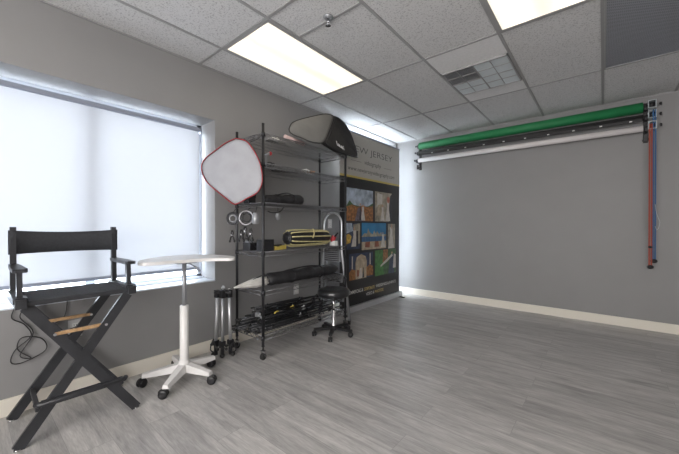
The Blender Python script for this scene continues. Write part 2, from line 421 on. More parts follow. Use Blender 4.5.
for qx in (0, 1):
    for qy in (0, 1):
        sl = MB(); x0 = vx0+b_ if qx == 0 else xm+.005; x1 = xm-.005 if qx == 0 else vx1-b_
        y0 = vy0+b_ if qy == 0 else ym+.005; y1 = ym-.005 if qy == 0 else vy1-b_
        n = 14
        for i in range(n):
            if qx == 0 and qy == 0:
                y = y0+(y1-y0)*(i+.5)/n; sl.bar((x0, y, H-.012), (x1, y, H-.012), .0025, .015, up=(0, .9, 1))
            else:
                y = y0+(y1-y0)*(i+.5)/n; sl.bar((x0, y, H-.012), (x1, y, H-.012), .0025, .026, up=(0, -2.2, 1))
        sl.build('louvre', M['clearframe'] if not (qx == 0 and qy == 0) else M['greymetal'], t)  # darker metal in one quadrant puts its shade into the slat colour
# perforated return
t = thing('return_grille', 'square bluish perforated return air grille in the ceiling at upper right', 'vent', (GX[4]+.305, 3.27, H))
MB().box(GX[4]+.012, GX[5]-.012, 2.654, 3.878, H-.003, H-.001).build('perforated_panel', M['perf'], t)
f = MB()
for a in ((GX[4]+.012, GX[5]-.012, 2.654, 2.664), (GX[4]+.012, GX[5]-.012, 3.868, 3.878), (GX[4]+.012, GX[4]+.022, 2.664, 3.868), (GX[5]-.022, GX[5]-.012, 2.664, 3.868)): f.box(*a, H-.008, H-.002)
f.build('grille_frame', M['grid'], t)
# sprinkler
t = thing('sprinkler', 'small metal fire sprinkler head in the ceiling', 'sprinkler', (1.346, 1.665, H))
MB().lathe([(.0, 0), (.036, 0), (.036, -.004), (.026, -.012), (.02, -.014)], (1.346, 1.665, H-.007)).build('escutcheon', M['greymetal'], t)
k = MB().lathe([(.009, 0), (.009, -.02), (.012, -.022), (.006, -.03)], (1.346, 1.665, H-.018), n=12)
for sg in (-1, 1): k.tube([(1.346+sg*.008, 1.665, H-.035), (1.346+sg*.017, 1.665, H-.05), (1.346, 1.665, H-.066)], .003)
k.lathe([(.019, -.05), (.019, -.052)], (1.346, 1.665, H-.016), n=14)
k.build('sprinkler_head', M['chrome'], t)

# wall outlets
def outlet(label, y, z, x=0.0, double=True):
    t = thing('wall_outlet', label, 'outlet', (x, y, z))
    MB().box(x+.0005, x+.007, y-.038, y+.038, z-.06, z+.06).build('cover_plate', M['outlet'], t, bevel=.002)
    for dz in (-.022, .022):
        p = MB().box(x+.007, x+.009, y-.016, y+.016, z+dz-.014, z+dz+.014).build('socket', M['white'], t, bevel=.003)
        q = MB().box(x+.009, x+.0095, y-.008, y-.005, z+dz-.005, z+dz+.007).box(x+.009, x+.0095, y+.005, y+.008, z+dz-.005, z+dz+.007)
        q.build('slot', M['slot'], t)
outlet('white double wall outlet framed by the arched handle of the step ladder', 3.20, 1.21)
outlet('white wall outlet under the black bag, low behind the wire shelving', 2.59, 0.42)
outlet('white wall outlet low on the wall behind the tall folding chair', 0.514, 0.462)

# ------------------------------------------------------------------ director's chair
def director_chair():
    t = thing('director_chair', "tall black folding director's chair with canvas seat and back by the window", 'chair', (.28, .46, 0))
    bp_ = M['blackpaint']
    yl, yr, xb, xf, zs = .205, .72, .09, .41, .765
    MB().box(xb-.01, xf+.05, yl+.02, yr-.02, zs-.004, zs+.006).build('seat', M['canvas'], t, bevel=.002)
    for y in (yl, yr):
        sr = MB().box(xb-.05, xf+.07, y-.022, y+.022, zs-.03, zs+.018).build('seat_rail', bp_, t, bevel=.004)
        MB().lathe([(.010, 0), (.010, .006)], (xf+.03, y-.012, zs-.006), n=12, axis=(1,0,0) if False else (0,-1,0)).build('bolt', M['chrome'], sr)
    # slatted cross pieces beneath the canvas edge
    MB().box(xf+.02, xf+.05, yl+.022, yr-.022, zs-.022, zs-.004).build('cross_rail', bp_, t, bevel=.003)
    MB().box(xb-.03, xb-.005, yl+.022, yr-.022, zs-.022, zs-.004).build('cross_rail', bp_, t, bevel=.003)
    # legs: two X pairs, front and back
    for x, yL, yR, xl, xr in ((xf+.03, .19, .73, .475, .53), (xb, .195, .75, .085, .13)):
        for sgn, (a, b) in enumerate((((x, yr-.02, zs-.03), (xl, yL, .006)), ((x, yl+.02, zs-.03), (xr, yR, .006)))):
            off = .012 if sgn == 0 else -.012
            a = (a[0]+off, a[1], a[2]); b = (b[0]+off, b[1], b[2])
            lg = MB().bar(a, b, .022, .052, up=(0, 1 if sgn == 0 else 1, .5)).build('leg', bp_, t, bevel=.003)
            MB().lathe([(.016, 0), (.016, .007)], (b[0], b[1], .0), n=12).build('glide', M['chrome'], lg)
        a = Vector((x, (yl+yr)/2, .40))
        MB().lathe([(.010, -.03), (.010, .032)], (x, .458, .375), n=12, axis=(1,0,0)).build('pivot_bolt', M['chrome'], t)
    # scuffed wooden stretchers between the legs of each pair
    for x, z in ((xf+.045, .565), (xb+.015, .565)):
        k = (zs-.03-z)/(zs-.03)
        MB().bar((x, yl+.02+.50*k, z), (x, yr-.02-.52*k, z), .016, .018).build('stretcher', M['wood'], t, bevel=.003)
        for yy in (yl+.02+.50*k, yr-.02-.52*k):
            MB().lathe([(.008, 0), (.008, .012)], (x+.008, yy, z), n=10, axis=(1,0,0)).build('bolt', M['chrome'], t)
    # foot rest in front and side stretcher
    MB().tube([(.478, .262, .205), (.494, .268, .205), (.500, .672, .205), (.484, .68, .205)], .015, n=10).bar((.494, .28, .205), (.500, .66, .205), .026, .032).build('footrest', bp_, t, bevel=.004)
    MB().bar((.12, .285, .155), (.485, .268, .18), .020, .026).build('side_stretcher', bp_, t, bevel=.003)
    # arms, arm posts, back posts
    for y in (yl, yr):
        MB().bar((xb+.0, y, zs), (xb-.015, y, 1.17), .028, .03, up=(1,0,0)).build('back_post', bp_, t, bevel=.004)
        pc = MB().bar((xf-.005, y, zs+.01), (xf-.02, y, .925), .024, .034, up=(1,0,0)).build('arm_post', bp_, t, bevel=.004)
        fl = MB().box(xf-.045, xf+.04, y-.028, y+.028, zs-.005, zs+.025).build('bracket', bp_, t, bevel=.006)
        MB().prism([(xb-.02, y-.020, .925), (xb+.1, y-.026, .925), (xf+.03, y-.030, .925), (xf+.045, y-.02, .925), (xf+.045, y+.02, .925), (xf+.03, y+.030, .925), (xb+.1, y+.026, .925), (xb-.02, y+.020, .925)], (0, 0, .02)).build('armrest', bp_, t, bevel=.005)
    # canvas back, slightly bowed, with sleeves round the posts
    b = MB(); n = 16; rows = [(1.003, .0), (1.08, .004), (1.150, .0)]
    vs = []
    for sd in (0, 1):
        grid = []
        for z, e in rows:
            row = []
            for i in range(n+1):
                u = i/n; y = yl-.02+(yr-yl+.04)*u
                bow = -.028*math.sin(PI*u)-e
                row.append(b.bm.verts.new((xb-.012+bow+(.0035 if sd else 0)+.016*(1 if sd else -1)*(1 if u < .07 or u > .93 else 0), y, z-.012*math.sin(PI*u)*(1 if z > 1.1 else -.3))))
            grid.append(row)
        vs.append(grid)
        for j in range(len(rows)-1):
            for i in range(n): b.bm.faces.new((grid[j][i], grid[j][i+1], grid[j+1][i+1], grid[j+1][i])).smooth = True
    for j in (0, len(rows)-1):
        for i in range(n): b.bm.faces.new((vs[0][j][i], vs[0][j][i+1], vs[1][j][i+1], vs[1][j][i]))
    for i in (0, n):
        for j in range(len(rows)-1): b.bm.faces.new((vs[0][j][i], vs[0][j+1][i], vs[1][j+1][i], vs[1][j][i]))
    b.build('backrest', M['canvas'], t)
director_chair()

# black cable hanging on the wall below the window
cp = [(0.012, .215, .66), (.016, .205, .60), (.016, .26, .55), (.02, .29, .47), (.016, .22, .40), (.02, .20, .33), (.016, .25, .31), (.02, .36, .36), (.016, .34, .44), (.02, .25, .47), (.016, .23, .40), (.02, .29, .33), (.016, .24, .36), (.02, .30, .49), (.016, .24, .60), (.012, .27, .66)]
def smooth_path(P, k=6):
    P = [Vector(p) for p in P]; out = []
    for i in range(len(P)-1):
        p0, p1, p2, p3 = P[max(i-1, 0)], P[i], P[i+1], P[min(i+2, len(P)-1)]
        for j in range(k):
            u = j/k; out.append(0.5*((2*p1)+(p2-p0)*u+(2*p0-5*p1+4*p2-p3)*u*u+(3*p1-p0-3*p2+p3)*u**3))
    out.append(P[-1]); return out
tag(MB().tube(smooth_path(cp), .0032, n=6).build('power_cable', M['black']), 'loops of thin black cable hanging on the wall below the window at far left', 'cable')
cp = [(.012, .47, .66), (.016, .455, .56), (.02, .40, .52), (.016, .38, .48), (.02, .44, .46), (.016, .52, .475)]
tag(MB().tube(smooth_path(cp), .0032, n=6).build('power_cable', M['black']), 'short thin black cable running from the window sill to the low outlet', 'cable')

# ------------------------------------------------------------------ caster
def caster(p, a, r, parent, m=None, w_=.018, h=None):
    # twin wheel caster at floor point p, rolling direction a
    m = m or M['black']; x, y, z = p; d = Vector((math.cos(a), math.sin(a), 0)); ax = Vector((-d.y, d.x, 0)); c = Vector((x, y, z+r))-d*r*.5
    b = MB()
    for s_ in (-1, 1):
        b.lathe([(r*.5, -.0), (r*.92, .001), (r, .004), (r, w_-.004), (r*.9, w_), (r*.4, w_+.001)] , c+ax*(.003 if s_ > 0 else -.003), n=18, axis=ax*s_)
    b.box(-.001, .001, -.001, .001, 0, .001) if False else None
    hood = arc(c, r*1.0, .2, PI*.95, 8, d, (0, 0, 1))
    b.tube(hood, .006, n=6)
    b.tube([c+d*r*.5, Vector((x, y, z+(h or r*2+.02)))], .006, n=8)
    return b.build('caster', m, parent)

# ------------------------------------------------------------------ mobile white table
def mobile_table():
    cx, cy = .362, 1.105
    t = thing('mobile_table', 'white height-adjustable laptop table on five casters beside the folding chair', 'table', (cx, cy, 0))
    out = [(.365, .785), (.25, .835), (.17, .90), (.10, .985), (.055, 1.09), (.045, 1.20), (.07, 1.30), (.14, 1.375), (.24, 1.425), (.37, 1.455), (.50, 1.445), (.595, 1.395), (.60, 1.345), (.54, 1.28), (.49, 1.19), (.468, 1.09), (.462, .99), (.465, .90), (.445, .81), (.41, .785)]
    sm = smooth_path([(x, y, .905) for x, y in out]+[(out[0][0], out[0][1], .905)], 3)[:-1]
    MB().prism(sm, (0, 0, .022)).build('tabletop', M['offwhite'], t, bevel=.006)
    MB().lathe([(.036, .10), (.037, .13), (.032, .16), (.032, .565), (.027, .568)], (cx, cy, 0), n=24).build('column', M['offwhite'], t)
    MB().lathe([(.015, .565), (.015, .892)], (cx, cy, 0), n=16).build('gas_lift', M['greymetal'], t)
    MB().box(cx-.06, cx+.06, cy-.07, cy+.07, .892, .905).build('mounting_plate', M['greymetal'], t, bevel=.003)
    lv = MB().tube([(cx, cy+.02, .895), (cx+.0, cy+.06, .875), (cx+.02, cy+.10, .84)], .004, n=8).tube([(cx+.01, cy+.075, .86), (cx+.03, cy+.11, .82)], .009, n=8)
    lv.build('lever', M['greymetal'], t)
    b = MB().lathe([(.05, .065), (.055, .075), (.052, .11), (.036, .145), (.03, .15)], (cx, cy, 0), n=24)
    b.build('hub', M['offwhite'], t)
    for px, py in ((.25, .862), (.545, .90), (.59, 1.19), (.34, 1.35), (.085, 1.15)):
        d = Vector((px-cx, py-cy, 0)); n_ = d.normalized(); sd = Vector((-n_.y, n_.x, 0))
        l = MB(); A = []
        for tt, w_, z0, z1 in ((.0, .038, .070, .130), (.5, .032, .068, .112), (1.04, .023, .066, .092)):
            p = Vector((cx, cy, 0))+d*tt
            A.append([l.bm.verts.new(p+sd*w_+Vector((0, 0, z0))), l.bm.verts.new(p-sd*w_+Vector((0, 0, z0))), l.bm.verts.new(p-sd*w_*.7+Vector((0, 0, z1))), l.bm.verts.new(p+sd*w_*.7+Vector((0, 0, z1)))])
        for P, Q in zip(A, A[1:]):
            for i in range(4): l.bm.faces.new((P[i], P[(i+1) % 4], Q[(i+1) % 4], Q[i]))
        l.bm.faces.new(A[0][::-1]); l.bm.faces.new(A[-1])
        lg = l.build('leg', M['offwhite'], t, bevel=.005)
        caster((px, py, 0), random.uniform(0, 6), .031, lg, h=.070, w_=.021)
mobile_table()

# ------------------------------------------------------------------ folded silver tripod on the floor
def silver_tripod():
    cx, cy = .215, 1.515
    t = thing('tripod', 'folded silver tripod with black clamps standing on the floor by the shelving', 'tripod', (cx, cy, 0))
    rv = Vector((.77, .64, 0))
    for i, (o, f_) in enumerate(((-.066, 0), (.0, .035), (.062, -.02))):
        bx, by = cx+rv.x*o*1.0+f_*.6, cy+rv.y*o*1.0-f_*.6
        tx, ty = cx+rv.x*o*.8+f_*.4, cy+rv.y*o*.8-f_*.4
        lg = MB().tube([(bx, by, .10), (tx, ty, .56)],  .0145 if i != 1 else .010, n=12).build('leg', M['alu'], t)
        MB().tube([(bx, by, .02), (bx, by, .14)], .017, n=10).box(bx-.022, bx+.022, by-.022, by+.022, .11, .15).build('clamp', M['black'], lg, bevel=.004)
        MB().ball((bx+rv.x*.02*(i-1), by+rv.y*.02*(i-1), .022), .022, (1, 1, .95)).build('foot', M['rubber'], lg)
        # knobbly spreader knobs
        k = MB()
        for q in range(3):
            a = 2.1*q+i; k.ball((bx+.035*math.cos(a), by+.035*math.sin(a), .075+.02*q), .014).tube([(bx, by, .10), (bx+.035*math.cos(a), by+.035*math.sin(a), .075+.02*q)], .005, n=6)
        k.build('locking_knob', M['black'], lg)
        MB().box(tx-.024, tx+.024, ty-.02, ty+.02, .535, .60).build('leg_joint', M['black'], lg, bevel=.006)
    k = MB().lathe([(.02, .55), (.03, .565), (.03, .59), (.018, .605)], (cx, cy, 0), n=18)
    k.bar((cx-rv.x*.075, cy-rv.y*.075, .583), (cx+rv.x*.075, cy+rv.y*.075, .583), .05, .018)
    k.build('head', M['black'], t, bevel=.004)
    MB().tube([(cx, cy, .12), (cx, cy, .64)], .009, n=12).lathe([(.016, .615), (.016, .63)], (cx, cy, 0)).build('centre_column', M['alu'], t)
    # looped feet brackets
    k = MB()
    for sx in (-1, 1):
        c = Vector((cx+rv.x*.055*sx, cy+rv.y*.055*sx, .11))
        k = MB().tube([c+rv*.03*sx+Vector((0, 0, .05)), c+rv*.055*sx, c+rv*.06*sx+Vector((0, 0, -.05)), c+rv*.03*sx+Vector((0, 0, -.075))], .006, n=6)
        k.build('spreader_bracket', M['black'], t)
silver_tripod()

# ------------------------------------------------------------------ wire shelving unit
RX0, RX1, RY0, RY1 = .135, .545, 1.705, 2.86
SZ = [.205, .60, .945, 1.385, 1.735, 2.0]
def rack():
    t = thing('wire_shelving_unit', 'tall black wire shelving unit on casters with six shelves of photo gear', 'shelf', ((RX0+RX1)/2, (RY0+RY1)/2, 0))
    pm = None
    for x in (RX0, RX1):
        for y in (RY0, RY1):
            top = 2.075
            p = MB().tube([(x, y, .115), (x, y, top)], .0125, n=14)
            for k in range(38):
                z = .16+k*.05; p.lathe([(.0128, -.002), (.0136, 0), (.0128, .002)], (x, y, z), n=10) if k % 2 == 0 else None
            for z in SZ: p.lathe([(.0185, -.022), (.0165, .016)], (x, y, z-.012), n=12)
            p.lathe([(.014, 0), (.012, .006)], (x, y, top), n=12)
            po = p.build('post', M['blackmetal'], t)
            MB().lathe([(.009, .075), (.009, .118), (.016, .12)], (x, y, 0), n=12).bar((x-.016, y, .03), (x-.016, y, .08), .005, .03, up=(1,0,0)).bar((x+.016, y, .03), (x+.016, y, .08), .005, .03, up=(1,0,0)).box(x-.018, x+.018, y-.015, y+.015, .078, .083).build('caster_fork', M['chrome'], po)
            MB().lathe([(.022, -.011), (.030, -.009), (.030, .009), (.022, .011)], (x, y, .030), n=20, axis=(1,0,0)).build('caster', M['rubber'], po)
    for z in SZ:
        s = MB(); r = .0038
        for zz in (z, z-.036):
            for a, b in (((RX0, RY0), (RX1, RY0)), ((RX1, RY0), (RX1, RY1)), ((RX1, RY1), (RX0, RY1)), ((RX0, RY1), (RX0, RY0))):
                s.tube([(*a, zz), (*b, zz)], r, n=6)
        def zig(a, b, n):
            a, b = Vector(a), Vector(b); pts = []
            for i in range(n+1): pts.append(a.lerp(b, i/n)+Vector((0, 0, 0 if i % 2 else -.036)))
            s.tube(pts, .0027, n=4)
        zig((RX1, RY0, z), (RX1, RY1, z), 22); zig((RX0, RY0, z), (RX0, RY1, z), 22); zig((RX0, RY0, z), (RX1, RY0, z), 10); zig((RX0, RY1, z), (RX1, RY1, z), 10)
        n = 32
        for i in range(1, n):
            y = RY0+(RY1-RY0)*i/n; s.tube([(RX0, y, z+.003), (RX1, y, z+.003)], .0024, n=4)
        for x in (RX0+.10, (RX0+RX1)/2, RX1-.10): s.tube([(x, RY0, z-.002), (x, RY1, z-.002)], .0026, n=5)
        s.build('shelf', M['wire'], t)
rack()
def top(i): return SZ[i]+.0052

# reflector hooked on the shelving end
def reflector():
    P = [(0.378, 1.542, 1.942), (0.463, 1.586, 1.914), (0.522, 1.616, 1.841), (0.572, 1.641, 1.744), (0.597, 1.654, 1.64), (0.597, 1.654, 1.538), (0.556, 1.633, 1.462), (0.472, 1.59, 1.416), (0.404, 1.555, 1.378), (0.361, 1.533, 1.37), (0.3, 1.502, 1.415), (0.212, 1.457, 1.488), (0.131, 1.416, 1.561), (0.086, 1.393, 1.643), (0.077, 1.388, 1.724), (0.113, 1.407, 1.785), (0.194, 1.448, 1.843), (0.291, 1.498, 1.908)]
    sm = smooth_path(P+[P[0]], 4)[:-1]
    nrm = Vector((.455, -.89, 0))
    t = thing('reflector', 'white pop-up reflector with red and black rim hung on the shelving corner', 'reflector', (.34, 1.52, 1.37))
    MB().pillow(sm, nrm, .010, .003, rings=8).build('reflector_fabric', M['reflector'], t)
    MB().tube(sm, .0065, n=8, closed=True).build('rim', M['redblack'], t)
    MB().tube([p+nrm*.005 for p in sm], .0030, n=6, closed=True).build('rim_binding', M['red'], t)
    MB().tube([(.50, 1.60, 1.90), (.54, 1.65, 1.93), (.55, 1.70, 1.99)], .003, n=6).build('hanging_loop', M['black'], t)
reflector()

# pop-up soft panel on the top shelf
def pop_up():
    t = thing('pop_up_light_shaper', 'folded grey and black pop-up fabric light shaper on the top wire shelf', 'softbox', (.35, 2.6, top(5)))
    Lp = [(0.493, 2.047, 2.121), (0.458, 2.117, 2.204), (0.439, 2.243, 2.276), (0.423, 2.433, 2.361), (0.406, 2.66, 2.455), (0.423, 2.77, 2.462), (0.448, 2.762, 2.416), (0.515, 2.623, 2.253), (0.577, 2.49, 2.104), (0.597, 2.406, 2.043), (0.592, 2.307, 2.025), (0.575, 2.225, 2.03), (0.553, 2.163, 2.048), (0.531, 2.078, 2.063), (0.511, 2.044, 2.088)]
    Rp = [(0.430, 2.80, 2.455), (0.397, 2.919, 2.472), (0.387, 3.047, 2.44), (0.408, 3.141, 2.321), (0.46, 3.176, 2.132), (0.487, 3.161, 2.05), (0.575, 3.018, 2.0), (0.590, 2.717, 1.998), (0.605, 2.528, 2.022), (0.605, 2.455, 2.048), (0.573, 2.52, 2.121), (0.503, 2.664, 2.276)]
    A = smooth_path(Lp+[Lp[0]], 4)[:-1]; B = smooth_path(Rp+[Rp[0]], 4)[:-1]
    n1 = Vector((.864, -.1435, .483)); n2 = Vector((.946, .15, .288))
    MB().pillow(A, n1, .022, .012).build('grey_panel', M['greyfab'], t)
    MB().tube(A, .005, n=8, closed=True).build('panel_rim', M['blackfab'], t)
    MB().pillow(B, n2, .02, .012).build('black_panel', M['blackfab'], t)
    MB().tube(B, .008, n=8, closed=True).build('panel_rim', M['black'], t)
    # back panels closing the tent towards the wall
    back = MB(); K = [Vector((.44, 2.16, 2.13)), Vector((.42, 2.48, 2.12)), Vector((.40, 3.0, 2.01))]
    tl = [Vector(Lp[0]), Vector(Lp[2]), Vector(Lp[4]), Vector(Rp[1]), Vector(Rp[2]), Vector(Rp[4])]
    v = [back.bm.verts.new(p+Vector((-.012, 0, 0))) for p in tl]; kv = [back.bm.verts.new(p) for p in K]
    for f in ((v[0], v[1], kv[0]), (v[1], v[2], kv[1]), (v[1], kv[1], kv[0]), (v[2], v[3], kv[1]), (v[3], v[4], kv[2]), (v[3], kv[2], kv[1]), (v[4], v[5], kv[2])): back.bm.faces.new(f)
    bo = back.build('back_panel', M['blackfab'], t)
    md = bo.modifiers.new('thickness', 'SOLIDIFY'); md.thickness = .006
    # white printed logo, a row of small letter strokes
    lg = MB(); o = Vector((.578, 2.655, 2.062)); e = Vector((.553, 2.875, 2.024)); up_ = Vector((-.28, 0, .95)).normalized()*.036
    o += n2*.014; e += n2*.014
    d = (e-o)/8
    for i in range(8):
        a = o+d*i
        h_ = 1.5 if i in (0, 5) else 1
        lg.prism([a, a+d*.28, a+d*.28+up_*h_, a+up_*h_], n2*.002)
        lg.prism([a+up_*.15, a+d*.8+up_*.15, a+d*.8+up_*.4, a+up_*.4], n2*.002)
        if i % 2: lg.prism([a+d*.55+up_*.1, a+d*.82+up_*.1, a+d*.82+up_*.9, a+d*.55+up_*.9], n2*.002)
    lg.build('printed_logo', M['white'], t)
pop_up()

# pale pink roll and small bits on the top two shelves
tag(MB().tube([(.525, 1.97, top(5)+.021), (.46, 2.28, top(5)+.021)], [.018, .021], n=12).build('paper_roll', M['pink']), 'faded pink paper roll lying at the front of the top wire shelf', 'roll')
t = thing('cloth_pouch', 'small crumpled white cloth beside the pink roll on the top shelf', 'cloth', (.44, 2.0, top(5)))
MB().pillow([(.31, 1.9, top(5)+.004), (.40, 1.88, top(5)+.004), (.45, 1.97, top(5)+.004), (.40, 2.07, top(5)+.004), (.33, 2.05, top(5)+.004)], (0, 0, 1), .035, .003, rings=4).build('cloth', M['silverfab'], t)

def clamp(name_label, p, col, ang=0.0, sc=1.0):
    # spring clamp: two crossing handles, jaws and pivot
    x, y, z = p; t = thing('spring_clamp', name_label, 'clamp', p)
    ca, sa = math.cos(ang), math.sin(ang)
    def q(u, v, w_): return (x+(u*ca-v*sa)*sc, y+(u*sa+v*ca)*sc, z+w_*sc)
    for s_ in (-1, 1):
        MB().tube([q(s_*.022, 0, -.055), q(s_*.012, 0, -.02), q(-s_*.004, 0, .0), q(-s_*.012, 0, .02), q(-s_*.002, 0, .045)], [.007*sc]*5, n=8).build('handle', M['black'], t)
        MB().ball(q(s_*.022, 0, -.058), .0095*sc, (1, 1, 1.4)).build('tip', col, t)
    MB().lathe([(.008*sc, -.012*sc), (.008*sc, .012*sc)], q(0, 0, 0), n=10, axis=(-sa, ca, 0)).build('pivot', M['greymetal'], t)

# bits on the second shelf
z = top(4)
t = thing('work_glove', 'small white and orange clamp lying at the front of the second shelf', 'clamp', (.46, 2.32, z))
t.name = 'spring_clamp'
MB().tube([(.44, 2.26, z+.012), (.47, 2.31, z+.02), (.46, 2.36, z+.012)], [.011, .014, .011], n=8).build('jaw', M['white'], t)
MB().tube([(.46, 2.34, z+.012), (.49, 2.41, z+.01)], .009, n=8).tube([(.44, 2.35, z+.012), (.44, 2.42, z+.01)], .009, n=8).build('handle', M['orange'], t)
t = thing('mounting_bracket', 'teal-grey light mounting bracket with red knob on the near shelving post', 'bracket', (.5, 1.74, 1.74))
MB().box(.495, .525, 1.730, 1.765, z+.001, z+.07).tube([(.51, 1.75, z+.07), (.51, 1.80, z+.10)], .010).build('bracket_body', M['greymetal'], t, bevel=.005)
MB().lathe([(.014, 0), (.018, .01), (.014, .02)], (.51, 1.80, z+.095), n=12, axis=(0, 1, .4)).build('knob', M['red'], t)
for i, (x, y, L_, a, m_, lab) in enumerate(((.27, 1.93, .22, .9, 'greymetal', 'short grey metal rod lying slantwise on the second shelf'), (.25, 2.2, .30, 1.3, 'blackmetal', 'short black rod lying along the second shelf'), (.36, 2.45, .26, 1.9, 'silverfab', 'rolled pale diffusion cloth on the second shelf'))):
    d = Vector((math.cos(a), math.sin(a), 0))*L_/2; c = Vector((x, y, z+.014))
    k = MB().tube([c-d, c+d], .012, n=10).lathe([(.016, -.01), (.016, .01)], c-d*.4, n=10, axis=d)
    tag(k.build(('metal_rod', 'black_rod', 'rolled_cloth')[i], M[m_]), lab, ('rod', 'rod', 'cloth')[i])
k = MB()
pts = smooth_path([(.40+.05*math.cos(a)*(1+.2*math.sin(3*a)), 1.86+.07*math.sin(a), z+.008+.012*(i % 3)) for i, a in enumerate([j*.9 for j in range(16)])], 4)
tag(k.tube(pts, .0045, n=6).build('coiled_cable', M['black']), 'small tangle of black cable near the front of the second shelf', 'cable')

# third shelf: black tripod bag and a small black pouch
def soft_bag(name, label, cat, p0, p1, r0, r1, zsc=.8, m_='nylon', strap=True, seams=4):
    p0, p1 = Vector(p0), Vector(p1); t = thing(name, label, cat, (p0+p1)/2-Vector((0, 0, max(r0, r1)*zsc)))
    d = (p1-p0); L_ = d.length; d.normalize(); sd = d.cross(Vector((0, 0, 1))).normalized(); up_ = sd.cross(d)
    b = MB(); n = 16; ks = 22; rings = []
    for i in range(ks+1):
        u = i/ks; r = r0+(r1-r0)*u
        e = min(u, 1-u)*ks
        r *= {0: .55, 1: .92}.get(int(round(e)), 1)*(1+.07*math.sin(u*23+1)+.05*math.sin(u*51))
        rings.append([b.bm.verts.new(p0+d*L_*u+sd*r*math.cos(2*PI*j/n)*(1+.09*math.sin(j*2.3+i*.9))+up_*r*zsc*math.sin(2*PI*j/n)) for j in range(n)])
    for A, B in zip(rings, rings[1:]):
        for j in range(n): b.bm.faces.new((A[j], A[(j+1) % n], B[(j+1) % n], B[j])).smooth = True
    b.bm.faces.new(rings[0][::-1]); b.bm.faces.new(rings[-1])
    b.build('bag_body', M[m_], t)
    if strap:
        for u in (.3, .7):
            c = p0+d*L_*u; r = (r0+(r1-r0)*u)*1.08
            MB().tube(arc(c, 1, 0, 2*PI, 20, sd*r, up_*r*zsc)[:-1], .005, n=6, closed=True).build('strap', M['black'], t)
        a = p0+d*L_*.3+up_*r0*zsc; c = p0+d*L_*.7+up_*r1*zsc
        MB().tube(smooth_path([a, a.lerp(c, .3)+up_*.015+sd*.02, a.lerp(c, .7)+up_*.015+sd*.02, c], 5), .006, n=6).build('carry_handle', M['black'], t)
    return t
z = top(3)
soft_bag('tripod_bag', 'black padded tripod bag lying on the third wire shelf from the top', 'bag', (.37, 1.84, z+.045), (.36, 2.34, z+.060), .045, .074)
t = thing('camera_case', 'small black pouch beside the tripod bag at the shelf corner', 'case', (.26, 1.77, z))
MB().box(.22, .30, 1.725, 1.80, z, z+.085).build('pouch_body', M['nylon'], t, bevel=.015)
MB().box(.218, .302, 1.722, 1.803, z+.055, z+.09).build('flap', M['black'], t, bevel=.01)
# strap and small weight hanging below that shelf
t = thing('hanging_strap', 'black strap looping below the third shelf', 'strap', (.548, 1.85, 1.36))
MB().tube(smooth_path([(.556, 1.93, 1.352), (.558, 1.88, 1.31), (.556, 1.80, 1.298), (.558, 1.745, 1.31)], 5), .005, n=6).build('webbing', M['black'], t)
t = thing('hanging_pouch', 'small grey pouch hanging from the third shelf', 'pouch', (.35, 2.02, 1.24))
MB().tube([(.36, 2.02, 1.36), (.36, 2.02, 1.31)], .003, n=6).build('cord', M['black'], t)
MB().ball((.36, 2.02, 1.275), .04, (.5, .7, 1)).build('pouch_body', M['greymetal'], t)

# rings hanging on the near end of the shelving below the reflector
def ring(label, c, r, rt_, m_, m2):
    t = thing('speed_ring', label, 'ring', c); ax = Vector((.62, -.78, 0)); sd = Vector((.78, .62, 0))
    MB().tube(arc(c, r, 0, 2*PI, 28, sd, (0, 0, 1))[:-1], rt_, n=10, closed=True).build('outer_ring', M[m_], t)
    MB().tube(arc(Vector(c)-ax*.01, r*.62, 0, 2*PI, 22, sd, (0, 0, 1))[:-1], rt_*.6, n=8, closed=True).build('inner_ring', M[m2], t)
    for a in (.7, 2.3, 3.9, 5.4):
        dd = sd*math.cos(a)+Vector((0, 0, math.sin(a)))
        MB().tube([Vector(c)+dd*r*.6, Vector(c)+dd*(r+.015)], .005, n=8).build('rod_socket', M[m2], t)
    MB().tube([Vector(c)+Vector((0, 0, r)), (c[0], 1.700, 1.345)], .003, n=6).build('cord', M['black'], t)
ring('black speed ring hanging from the shelving end, nearest the wall', (.125, 1.665, 1.250), .052, .011, 'blackmetal', 'greymetal')
ring('large pale silver speed ring hanging from the shelving end', (.365, 1.655, 1.253), .062, .011, 'wire', 'black')
t = thing('light_meter', 'grey light adapter hanging between silver ring and near shelving post', 'adapter', (.485, 1.67, 1.2))
t.name = 'light_adapter'
MB().lathe([(.02, -.05), (.03, -.045), (.03, .02), (.022, .03), (.022, .05)], (.475, 1.675, 1.245), n=16).build('adapter_body', M['greymetal'], t)
MB().tube([(.475, 1.675, 1.295), (.475, 1.69, 1.35)], .003, n=6).build('cord', M['black'], t)
for i, (x, zc) in enumerate(((.115, 1.09), (.27, 1.10), (.33, 1.13), (.415, 1.11))):
    clamp(('black spring clamp hanging lowest, at the wall side of the shelving end', 'black spring clamp hanging under the large silver ring', 'black spring clamp just right of the one under the silver ring', 'black spring clamp hanging nearest the near shelving post')[i], (x, 1.665, zc), M['black'], .6, 1.0)

